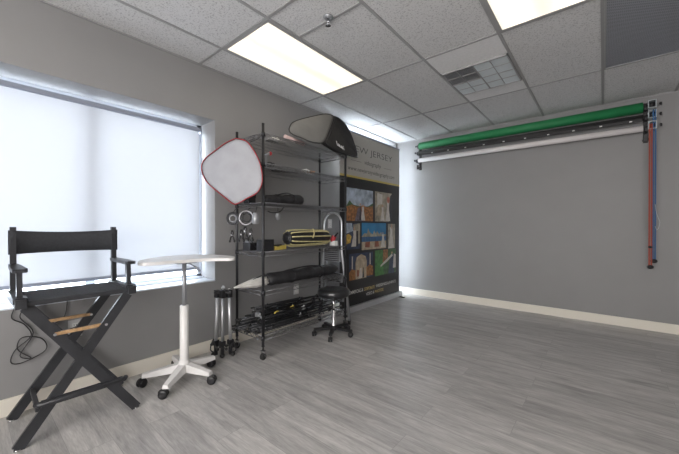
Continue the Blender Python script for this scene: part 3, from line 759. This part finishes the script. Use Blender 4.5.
# fourth shelf
z = top(2)
t = thing('battery_charger', 'black battery charger with coiled lead at the wall side of the fourth shelf', 'charger', (.27, 1.77, z))
MB().box(.21, .33, 1.72, 1.83, z, z+.07).build('charger_body', M['black'], t, bevel=.01)
MB().box(.23, .28, 1.735, 1.80, z+.07, z+.09).build('battery', M['greymetal'], t, bevel=.004)
MB().tube(smooth_path([(.33, 1.78, z+.03), (.36, 1.74, z+.06), (.31, 1.73, z+.10), (.27, 1.75, z+.095), (.24, 1.72, z+.11), (.20, 1.74, z+.04)], 5), .004, n=6).build('lead', M['black'], t)
t = thing('equipment_case', 'small dark grey box behind the near post on the fourth shelf', 'case', (.45, 1.81, z))
MB().box(.40, .50, 1.74, 1.86, z, z+.105).build('case_body', M['blackmetal'], t, bevel=.006)
MB().box(.398, .502, 1.738, 1.862, z+.07, z+.075).build('lid_seam', M['black'], t)
t = thing('spirit_level', 'short yellow level with black insert on the fourth shelf', 'level', (.44, 1.97, z))
MB().bar((.47, 1.88, z+.02), (.42, 2.06, z+.02), .03, .038).build('level_body', M['yellow'], t, bevel=.004)
MB().bar((.463, 1.905, z+.0425), (.44, 1.985, z+.0425), .031, .018).build('insert', M['black'], t, bevel=.002)
# drum of yellow cable wound on a black core
def cable_bundle():
    p0, p1 = Vector((.39, 2.10, z+.105)), Vector((.36, 2.74, z+.10)); d = (p1-p0).normalized(); sd = d.cross(Vector((0,0,1))).normalized(); up_ = sd.cross(d)
    t = thing('cable_bundle', 'long black bundle wrapped lengthwise in pale yellow cable on the fourth shelf', 'cable', (.38, 2.43, z))
    MB().lathe([(.03, 0), (.058, .004), (.064, .02), (.074, .2), (.074, .5), (.058, .635), (.03, .64)], p0, n=24, axis=d).build('core', M['nylon'], t)
    MB().lathe([(.02, -.004), (.05, -.002), (.05, .006)], p0, n=20, axis=d).build('end_cap', M['black'], t)
    n = 11
    for i in range(n):
        a = 2*PI*i/n+.2; r0 = .083; q = sd*math.cos(a)+up_*math.sin(a)
        tw = .25*math.sin(i*1.7)
        def pt(s_, rr, aa): return p0+d*s_+(sd*math.cos(aa)+up_*math.sin(aa))*rr
        P = [pt(.02, .068, a), pt(.05, r0, a), pt(.22, r0+.004, a+tw*.3), pt(.45, r0, a+tw*.7), pt(.60, r0-.006, a+tw), pt(.64, .062, a+tw)]
        MB().tube(smooth_path(P, 4), .0068, n=8).build('cable_strand', M['paleyellow'], t)
    P = [pt(.30+.02*i, .092, PI*.1*i) for i in range(14)]
    MB().tube(smooth_path(P, 3), .006, n=8).build('binding', M['paleyellow'], t)
cable_bundle()
t = thing('power_tool', 'small red and white hand tool with black nozzle on the fourth shelf', 'tool', (.40, 2.81, z))
MB().box(.36, .44, 2.795, 2.845, z, z+.055).build('tool_base', M['white'], t, bevel=.01)
MB().tube([(.38, 2.815, z+.05), (.41, 2.82, z+.11)], [.03, .026], n=12).build('tool_body', M['red'], t)
MB().tube([(.41, 2.82, z+.10), (.46, 2.83, z+.15)], [.014, .008], n=10).build('nozzle', M['black'], t)

# fifth shelf: white umbrella and long black bag
z = top(1)
t = thing('photo_umbrella', 'folded white photo umbrella poking out of the shelf above the tripod', 'umbrella', (.42, 1.75, z))
k = MB(); P0, P1 = Vector((.42, 1.49, z+.045)), Vector((.40, 1.835, z+.06)); d = (P1-P0).normalized(); sd = d.cross(Vector((0,0,1))).normalized(); up_ = sd.cross(d)
rings = []
for i in range(13):
    u = i/12; r = .006+.050*min(1, u*1.5)
    rings.append([k.bm.verts.new(P0+(P1-P0)*u+(sd*math.cos(2*PI*j/24)+up_*.8*math.sin(2*PI*j/24))*r*(1 if j % 3 else .72)) for j in range(24)])
for A, B in zip(rings, rings[1:]):
    for j in range(24): k.bm.faces.new((A[j], A[(j+1) % 24], B[(j+1) % 24], B[j])).smooth = True
k.bm.faces.new(rings[0][::-1]); k.bm.faces.new(rings[-1]); k.build('canopy', M['silverfab'], t)
MB().tube([P0-d*.05, P0+d*.02], .005, n=8).build('tip', M['chrome'], t)
MB().tube([P0+Vector((0, .2, .045)), P0+Vector((-.01, .33, .075))], .006, n=8).build('shaft', M['black'], t)
soft_bag('light_stand_bag', 'long black nylon bag lying along the fifth wire shelf beside the white umbrella', 'bag', (.40, 1.84, z+.066), (.37, 2.89, z+.066), .074, .072, zsc=.84)

# bottom shelf: folded light stands
def light_stand(label, x, y, zc, ang, L_, kn, group=None, roll=0):
    t = thing('light_stand', label, 'light stand', (x, y, zc-.04), group)
    d = Vector((-math.sin(ang), math.cos(ang), 0)); sd = Vector((d.y, -d.x, 0)); up_ = Vector((0, 0, 1))
    c = Vector((x, y, zc)); A = c-d*L_/2
    MB().tube([A, A+d*L_*.55], .0125, n=10).tube([A+d*L_*.55, A+d*L_*.85], .010, n=10).tube([A+d*L_*.85, A+d*L_], .0075, n=10).build('column', M['blackmetal'], t)
    for i in range(3):
        a = roll+2*PI*i/3; o = (sd*math.cos(a)+up_*math.sin(a))
        lg = MB().tube([A+o*.022-d*.02, A+d*L_*.62+o*.024], .007, n=8).build('leg', M['blackmetal'], t)
        MB().tube([A+o*.022-d*.05, A+o*.022-d*.015], .009, n=8).build('foot', M['rubber'], lg)
        MB().bar(A+d*L_*.25+o*.012, A+d*L_*.38+o*.022, .006, .010).build('strut', M['black'], lg)
    for u in (.12, .55, .84):
        k = MB().lathe([(.019, -.018), (.021, 0), (.019, .018)], A+d*L_*u, n=12, axis=d)
        k.tube([A+d*L_*u, A+d*L_*u+(sd*.4+up_).normalized()*.026], .005, n=6).ball(A+d*L_*u+(sd*.4+up_).normalized()*.028, .009)
        k.build('locking_collar', kn if u == .55 else M['black'], t)
    MB().tube([A+d*L_, A+d*(L_+.03)], .008, n=8).build('spigot', M['chrome'], t)
z = top(0)
gl = 'folded black light stands on the bottom shelf'
spec = [(.20, 2.26, z+.040, .008, 1.10, 'black'), (.275, 2.20, z+.040, -.006, 1.16, 'black'), (.35, 2.28, z+.040, .010, 1.12, 'black'), (.425, 2.20, z+.040, -.008, 1.08, 'greymetal'), (.495, 2.26, z+.040, .004, 1.12, 'black'),
        (.24, 2.30, z+.106, .04, 1.05, 'black'), (.33, 2.18, z+.107, -.03, 1.08, 'yellow'), (.42, 2.26, z+.107, .03, 1.0, 'alu'), (.31, 2.30, z+.172, -.06, .95, 'black')]
for i, (x, y, zc, a, L_, kn) in enumerate(spec):
    if kn == 'yellow': lab, gr = 'folded light stand with a yellow collar in the pile on the bottom shelf', None
    elif kn == 'alu': lab, gr = 'folded light stand with a bright silver collar in the upper layer of the pile', None
    elif kn == 'greymetal': lab, gr = 'folded light stand with a dull grey collar in the lower layer of the pile', None
    elif zc > z+.14: lab, gr = 'folded black light stand lying topmost on the bottom shelf pile', None
    else: lab, gr = 'folded all-black light stand lying in the pile on the bottom wire shelf', gl
    light_stand(lab, x, y, zc, a, L_, M[kn], gr, roll=PI/2 if i < 5 else PI/6)
t = thing('yellow_clamp', 'small yellow clamp lying on the light stands near the shelf front', 'clamp', (.44, 1.93, z+.12))
t.name = 'spring_clamp'
MB().tube([(.46, 1.90, z+.145), (.44, 1.94, z+.15), (.44, 1.98, z+.145)], .007, n=8).build('handle', M['yellow'], t)
MB().tube([(.44, 1.96, z+.145), (.47, 2.02, z+.15)], .008, n=8).build('jaw', M['black'], t)
t = thing('light_bracket', 'pale metal swivel bracket on the near end of the light stand pile', 'bracket', (.38, 1.78, z+.12))
MB().box(.35, .40, 1.755, 1.79, z+.125, z+.16).tube([(.40, 1.77, z+.14), (.46, 1.76, z+.13)], .009, n=8).ball((.465, 1.76, z+.13), .016).build('bracket_body', M['alu'], t, bevel=.004)

# ------------------------------------------------------------------ step ladder with arched handle behind the shelving
def ladder():
    t = thing('step_ladder', 'folded grey step ladder with arched handle between the shelving and the banner', 'ladder', (.26, 2.98, 0))
    y = 2.985; x0, x1 = .095, .385; zt = 1.20; xc = (x0+x1)/2; rr = (x1-x0)/2
    P = [(x0-.07, y, .03), (x0, y, .88), (x0, y, zt)]+[tuple(p) for p in arc((xc, y, zt), rr, PI, 0, 12, (1, 0, 0), (0, 0, 1))[1:-1]]+[(x1, y, zt), (x1, y, .88), (x1+.12, y, .03)]
    MB().tube(P, .0125, n=10).build('front_rail', M['alu'], t)
    MB().tube([(x0-.055, y+.05, .03), (x0+.03, y+.035, .92)], .010, n=8).build('rear_rail', M['greymetal'], t)
    MB().tube([(x1+.10, y+.05, .03), (x1-.03, y+.035, .92)], .010, n=8).build('rear_rail', M['greymetal'], t)
    for z0, z1, e in ((.74, .885, 0), (.49, .60, .028), (.26, .37, .055)):
        k = MB().box(x0-e+.013, x1+e-.013, y-.016, y+.008, z0, z1)
        st = k.build('step', M['greymetal'], t, bevel=.004)
        rb = MB()
        for i in range(6): zz = z0+(z1-z0)*(i+.5)/6; rb.box(x0-e+.03, x1+e-.03, y-.0195, y-.016, zz-.005, zz+.005)
        rb.build('tread_ribs', M['black'], st)
    for x in (x0-.07, x1+.12): MB().tube([(x, y, .0), (x, y, .045)], .018, n=10).build('foot', M['rubber'], t)
ladder()

# ------------------------------------------------------------------ rolling stool
def stool():
    cx, cy = .592, 2.60
    t = thing('rolling_stool', 'low black round rolling stool with chrome column in front of the shelving', 'stool', (cx, cy, 0))
    # measured: seat 0.39 m wide at 0.46-0.54 m
    MB().lathe([(.10, .420), (.162, .422), (.174, .435), (.178, .455), (.174, .482), (.16, .496), (.10, .502), (.0, .503)], (cx, cy, 0), n=40).build('seat', M['leather'], t)
    MB().lathe([(.130, .408), (.150, .420)], (cx, cy, 0), n=32).build('seat_pan', M['black'], t)
    MB().lathe([(.0145, .24), (.0145, .41)], (cx, cy, 0), n=16).build('gas_lift', M['chrome'], t)
    MB().lathe([(.030, .07), (.027, .09), (.022, .10), (.022, .26), (.020, .27)], (cx, cy, 0), n=20).build('column', M['chrome'], t)
    MB().tube([(cx, cy, .41), (cx+.10, cy-.06, .405), (cx+.15, cy-.09, .395)], .005, n=8).build('lever', M['black'], t)
    MB().lathe([(.035, .055), (.04, .065), (.04, .085), (.028, .10)], (cx, cy, 0), n=20).build('hub', M['black'], t)
    for i in range(5):
        a = math.radians(-58+72*i); px, py = cx+.215*math.cos(a), cy+.215*math.sin(a)
        d = Vector((px-cx, py-cy, 0)); n_ = d.normalized()
        lg = MB().bar((cx, cy, .076), (px, py, .066), .036, .024).build('leg', M['black'], t, bevel=.005)
        caster((px, py, 0), random.uniform(0, 6), .025, lg, h=.06)
stool()

# ------------------------------------------------------------------ retractable banner
def text_part(body, parent, m_, h, y0, y1, zb, x, italic=0.0, name='lettering', weight=0.0):
    cu = bpy.data.curves.new(name, 'FONT'); cu.body = body; cu.size = 1; cu.shear = italic; cu.extrude = .0; cu.offset = weight
    o = bpy.data.objects.new(name, cu); C.objects.link(o)
    bpy.context.view_layer.update()
    me = bpy.data.meshes.new_from_object(o.evaluated_get(bpy.context.evaluated_depsgraph_get()))
    bpy.data.objects.remove(o); bpy.data.curves.remove(cu)
    xs = [v.co.x for v in me.vertices]; ys = [v.co.y for v in me.vertices]
    sx = (y1-y0)/(max(xs)-min(xs)); sy = h/(max(ys)-min(ys)); mx_ = min(xs); mn = min(ys)
    for v in me.vertices:
        u, w_ = v.co.x, v.co.y
        v.co = Vector((x, y0+(u-mx_)*sx, zb+(w_-mn)*sy))
    me.materials.append(m_)
    ob = bpy.data.objects.new(name, me); C.objects.link(ob); ob.parent = parent; ob.matrix_parent_inverse = Matrix.Translation(-wloc(parent))
    return ob
def banner():
    BX = .20; y0, y1, zt = 3.17, 4.735, 2.455
    t = thing('banner_stand', 'tall roll-up photography banner with wedding pictures standing near the corner', 'banner', (BX, (y0+y1)/2, 0))
    def vinyl(name, col, tr=.10):
        m = mat(name, col, .35); nt = m.node_tree; b = nt.nodes['Principled BSDF']; out = nt.nodes['Material Output']
        tl = nt.nodes.new('ShaderNodeBsdfTranslucent'); tl.inputs[0].default_value = (*[min(1, c*1.2+.05) for c in col], 1); mx = nt.nodes.new('ShaderNodeMixShader'); mx.inputs[0].default_value = tr
        nt.links.new(b.outputs[0], mx.inputs[1]); nt.links.new(tl.outputs[0], mx.inputs[2]); nt.links.new(mx.outputs[0], out.inputs[0]); return m
    beige = vinyl('beige_banner_print', (.42, .40, .37)); blk = vinyl('black_banner_print', (.020, .020, .022), .15)
    MB().box(BX-.0015, BX, y0, y1, 1.845, zt).build('header_panel', beige, t)
    MB().box(BX-.0015, BX, y0, y1, .085, 1.845).build('body_panel', blk, t)
    MB().box(BX, BX+.0006, y0, y1, 1.845, 1.872).build('gold_stripe', vinyl('gold_print', (.52, .40, .10)), t)
    MB().box(BX-.012, BX+.010, y0-.005, y1+.005, zt-.004, zt+.016).build('top_rail', M['greymetal'], t, bevel=.004)
    MB().box(BX-.05, BX+.05, y0-.02, y1+.02, .012, .085).build('base', M['alu'], t, bevel=.012)
    for y in (y0+.05, y1-.05): MB().box(BX-.08, BX+.13, y-.02, y+.02, 0, .012).build('foot', M['black'], t, bevel=.003)
    MB().tube([(BX-.02, (y0+y1)/2, .08), (BX-.02, (y0+y1)/2, zt)], .008, n=8).build('support_pole', M['alu'], t)
    dk = mat('dark_grey_ink', (.05, .05, .055), .5); wt = mat('white_ink', (.62, .62, .60), .5); gd = mat('gold_ink', (.55, .42, .14), .5)
    xx = BX+.0008
    text_part('NEW JERSEY', t, dk, .115, 3.34, 4.50, 2.185, xx, weight=-.012)
    text_part('videography', t, dk, .085, 3.73, 4.17, 2.045, xx, italic=.3)
    MB().box(BX, xx, 3.40, 3.65, 2.083, 2.087).box(BX, xx, 4.25, 4.48, 2.083, 2.087).build('rule', dk, t)
    text_part('www.newjerseyvideography.com', t, dk, .078, 3.34, 4.57, 1.925, xx, italic=.25)
    text_part('COMMERCIALS &', t, wt, .048, 3.34, 3.70, .245, xx, weight=.01)
    text_part('CORPORATE', t, gd, .044, 3.72, 3.99, .247, xx, weight=.01)
    text_part('WEDDINGS & EVENTS', t, wt, .044, 4.03, 4.62, .250, xx, weight=.01)
    text_part('VIDEO &', t, wt, .044, 3.77, 3.98, .168, xx, weight=.01)
    text_part('PHOTOS', t, gd, .044, 4.0, 4.24, .168, xx, weight=.01)
    # printed pictures: each one flat print made of coloured areas
    cols = {}
    def ink(name, c, ns=.35, sc=18):
        if name not in cols: cols[name] = mat('print_'+name, c, .35, noise=ns, nscale=sc)
        return cols[name]
    def picture(label, ya, yb, za, zb, layers):
        p = MB(); ms = []
        for i, (ik, poly) in enumerate(layers):
            if ik not in ms: ms.append(ik)
            vs = [p.bm.verts.new((BX+.0009+.0004*i, ya+(yb-ya)*u, za+(zb-za)*v)) for u, v in poly]
            p.bm.faces.new(vs).material_index = ms.index(ik)
        o = p.build('photo_print', ms, t); o['label'] = label
        for f in o.data.polygons: pass
    full = [(0, 0), (1, 0), (1, 1), (0, 1)]
    sky = ink('cloud_sky', (.34, .40, .48), .5, 9); brn = ink('autumn_trees', (.27, .12, .04), .6, 25); wht = ink('white_dress', (.52, .49, .45), .15, 20); drk = ink('dark_suit', (.02, .022, .03)); grn = ink('green_trees', (.05, .11, .045), .5, 20)
    blu = ink('blue_sky', (.03, .19, .38), .2, 5); sea = ink('blue_water', (.03, .10, .22), .3, 30); tan = ink('sand', (.38, .31, .22), .3, 15); stn = ink('stone', (.30, .27, .21), .4, 12); ylw = ink('yellow_leaves', (.50, .33, .07), .5, 25); nvy = ink('navy', (.03, .045, .09), .4, 10); skin = ink('skin', (.42, .26, .18), .1); pur = ink('vineyard_path', (.13, .11, .14), .4, 20)
    def dress(cx, w_, h, z0=.02):
        return [(cx-w_, z0), (cx+w_, z0), (cx+w_*.35, z0+h*.62), (cx+w_*.42, z0+h*.86), (cx-w_*.42, z0+h*.86), (cx-w_*.35, z0+h*.62)]
    def head(cx, z0, r=.03): return [(cx+r*math.cos(a), z0+r*1.3*math.sin(a)) for a in [k*PI/4 for k in range(8)]]
    picture('couple between rows of orange trees under a cloudy sky', 3.30, 3.945, 1.25, 1.70, [(sky, full), (grn, [(0, .42), (.12, .62), (.25, .5), (.5, .46), (.8, .48), (1, .6), (1, .3), (0, .3)]), (brn, [(0, 0), (1, 0), (1, .5), (.75, .45), (.6, .5), (.4, .44), (.2, .5), (0, .42)]), (pur, [(.3, 0), (.62, 0), (.52, .42), (.42, .42)]), (wht, dress(.6, .09, .5)), (drk, dress(.5, .04, .52)), (skin, head(.6, .48)), (skin, head(.5, .52))])
    picture('bride by a pale stone wall with a red-haired attendant', 4.0, 4.50, 1.25, 1.705, [(stn, full), (wht, [(.12, .5), (.4, .5), (.42, .92), (.12, .95)]), (tan, [(.1, .2), (.45, .2), (.42, .6), (.15, .55)]), (drk, [(.8, 0), (1, 0), (1, 1), (.88, .9), (.82, .5)]), (wht, dress(.42, .12, .55)), (wht, dress(.74, .14, .8)), (ink('red_flowers', (.40, .13, .09)), head(.76, .76, .09)), (skin, head(.42, .53, .04))])
    picture('bride and groom beside yellow bushes', 3.30, 3.62, .86, 1.22, [(nvy, full), (sky, [(0, .6), (.5, .7), (.4, 1), (0, 1)]), (stn, [(.55, .2), (1, .2), (1, 1), (.5, .95)]), (ylw, [(0, .2), (.3, .25), (.38, .5), (.2, .6), (0, .55)]), (wht, dress(.6, .24, .72, .1)), (drk, [(.7, .1), (.85, .1), (.85, .7), (.72, .7)]), (skin, head(.56, .78, .06))])
    picture('couple on a terrace in front of a city skyline across blue water', 3.66, 4.318, .835, 1.225, [(blu, full), (tan, [(0, 0), (1, 0), (1, .3), (0, .3)]), (sea, [(0, .3), (1, .3), (1, .48), (0, .48)]), (stn, [(0, .48), (1, .48), (1, .56), (.8, .55), (.78, .66), (.7, .56), (.6, .7), (.56, .58), (.48, .72), (.42, .56), (.3, .66), (.24, .8), (.2, .6), (.1, .62), (0, .5)]), (ink('red_brown', (.22, .07, .04)), [(.12, .1), (.3, .08), (.32, .3), (.14, .28)]), (ink('red_brown', (.22, .07, .04)), [(.5, .08), (.68, .08), (.66, .3), (.52, .3)]), (wht, dress(.86, .11, .6, .04)), (skin, head(.85, .6, .028))])
    picture('close view of a white gown', 4.375, 4.60, .82, 1.215, [(stn, full), (wht, dress(.45, .4, 1.0, 0)), (skin, head(.5, .9, .09))])
    picture('wedding party in front of a pale arched church', 3.37, 3.95, .435, .80, [(nvy, full), (tan, [(.25, 0), (.7, 0), (.72, .65), (.66, .85), (.48, .95), (.3, .85), (.25, .65)]), (brn, [(.0, 0), (.25, 0), (.25, .35), (.1, .42), (0, .3)]), (brn, [(.7, .05), (1, .05), (1, .4), (.85, .5), (.7, .4)]), (wht, [(.1, .42), (.14, .42), (.14, .9), (.1, .9)]), (wht, [(.84, .5), (.88, .5), (.88, .95), (.84, .95)]), (wht, dress(.46, .1, .45)), (drk, dress(.56, .04, .46)), (ink('red_brown', (.22, .07, .04)), [(.3, .1), (.38, .1), (.38, .35), (.3, .35)])])
    picture('groom lifting a bride in green woodland', 4.0, 4.62, .42, .81, [(grn, full), (ink('bright_green', (.06, .19, .05)), [(0, 0), (.4, 0), (.35, 1), (0, 1)]), (brn, [(.35, .5), (.6, .5), (.6, 1), (.38, 1)]), (nvy, [(.62, 0), (.92, 0), (.9, .8), (.7, .75)]), (wht, [(.25, .32), (.55, .5), (.85, .72), (.8, .8), (.5, .58), (.25, .4)]), (wht, [(.85, .2), (1, .2), (1, .75), (.9, .8)]), (skin, head(.8, .84, .04))])
banner()

# ------------------------------------------------------------------ backdrop roller system on the back wall
def backdrop():
    ys = {'green': 4.925, 'black': 4.905, 'white': 4.885}
    x0, x1 = .47, 3.19
    def bracket(label, x, side):
        t = thing('backdrop_bracket', label, 'bracket', (x, YB, 2.2))
        MB().box(x-.02, x+.02, YB-.012, YB-.0005, 2.13, 2.58).build('wall_plate', M['black'], t, bevel=.003)
        for (n_, yy), zz in zip(ys.items(), (2.515, 2.40, 2.27)):
            k = MB().box(x-.012, x+.012, yy-.01, YB-.01, zz-.035, zz-.015); k.tube([(x-.008*side, yy, zz), (x+.012*side, yy, zz)], .022, n=14)
            k.box(x-.010, x+.010, yy-.02, yy+.02, zz-.035, zz+.0)
            k.build('roller_arm', M['black'], t)
        MB().box(x-.025, x+.025, YB-.10, YB-.012, 2.145, 2.165).box(x-.015, x+.015, YB-.115, YB-.10, 2.13, 2.20).build('lower_hook', M['black'], t, bevel=.003)
        return t
    bl = bracket('black triple backdrop bracket on the back wall by the corner', x0-.015, -1)
    br = bracket('black triple backdrop bracket at the right end carrying the pulleys', x1+.018, 1)
    # pale square pulley housings with thumb screws on the right bracket, screws on the left
    for (n_, yy), zz in zip(ys.items(), (2.529, 2.414, 2.287)):
        xa_, xb_ = x1+.028, x1+.096; h = MB()
        h.box(xa_, xb_, yy-.055, yy+.03, zz+.036, zz+.043).box(xa_, xb_, yy-.055, yy+.03, zz-.043, zz-.036).box(xb_-.008, xb_, yy-.055, yy+.03, zz-.036, zz+.036).box(xa_, xa_+.008, yy-.055, yy+.03, zz-.036, zz+.036)
        ho = h.build('pulley_housing', M['clearframe'], br)
        MB().tube([(xa_+.012, yy-.01, zz), (xb_-.012, yy-.01, zz)], .026, n=16).build('pulley_wheel', M['black'], ho)
        MB().tube([(x1+.12, yy, zz), (x1+.125, yy, zz)], .005, n=8).tube([(x1+.125, yy, zz-.0), (x1+.14, yy, zz)], .017, n=12).build('thumb_screw', M['black'], br)
        MB().tube([(x0-.05, yy, zz-.01), (x0-.01, yy, zz-.01)], .005, n=8).tube([(x0-.065, yy, zz-.01), (x0-.05, yy, zz-.01)], .016, n=12).build('thumb_screw', M['black'], bl)
    def roll(name, label, mt_, yy, zz, r):
        t = thing(name, label, 'backdrop roll', ((x0+x1)/2, yy, zz))
        MB().tube([(x0+.01, yy, zz), (x1-.01, yy, zz)], r, n=28).build('paper', mt_, t)
        for x, s_ in ((x0+.002, 1), (x1-.01, 1)): MB().tube([(x, yy, zz), (x+.008, yy, zz)], r*.55, n=16).build('core', M['black'], t)
        return t
    roll('green_backdrop_roll', 'thick green backdrop paper roll, topmost of the three on the back wall', M['green'], ys['green'], 2.515, .058)
    tb = roll('black_backdrop_roll', 'thin black backdrop roll between the green and white rolls', M['darkpaper'], ys['black'], 2.40, .033)
    MB().box(x0+.02, x1-.02, ys['black']-.034, ys['black']-.028, 2.348, 2.384).build('hanging_edge', M['darkpaper'], tb)
    for i in range(10):
        x = .72+i*.262
        MB().box(x-.012, x+.012, ys['black']-.037, ys['black']-.034, 2.358, 2.371).build('tape_tab', M['white'], tb)
    roll('white_backdrop_roll', 'white backdrop paper roll, lowest of the three on the back wall', M['whitepaper'], ys['white'], 2.27, .034)
    # bead chains with weights
    def chain(label, m_, x, yy, ztop, zbot, r=.009):
        t = thing('roller_chain', label, 'chain', (x, yy, zbot))
        for dx in (-.009, .009):
            b = MB(); n = int((ztop-zbot)/.013); pr = []
            for i in range(n):
                zz = zbot+.01+i*.013; pr += [(.0045, zz), (.0078, zz+.004), (.0078, zz+.008), (.0045, zz+.012)]
            b.lathe(pr, (x+dx, yy, 0), n=8); b.build('bead_strand', m_, t)
        MB().ball((x, yy, zbot), .026, (1.15, 1, .85), n=16).build('weight', M['black'], t)
    chain('long orange-red bead chain hanging from the right bracket with black weight', M['redchain'], 3.238, 4.835, 2.30, .735)
    chain('blue bead chain hanging beside the red one, its weight slightly higher', M['bluechain'], 3.268, 4.855, 2.46, .80)
    t = thing('chain_weight', 'small black clip halfway up the red chain end', 'clip', (3.234, 4.83, .95))
    MB().ball((3.236, 4.828, .952), .016, (1.2, 1, .8)).build('clip_body', M['black'], t)
    P = smooth_path([(3.275, 4.84, 1.42), (3.285, 4.83, 1.32), (3.31, 4.83, 1.22), (3.29, 4.83, 1.14), (3.275, 4.835, 1.18)], 6)
    tag(MB().tube(P, .0022, n=6).build('pull_cord', M['clearframe']), 'thin pale cord looped round the blue bead chain', 'cord')
backdrop()
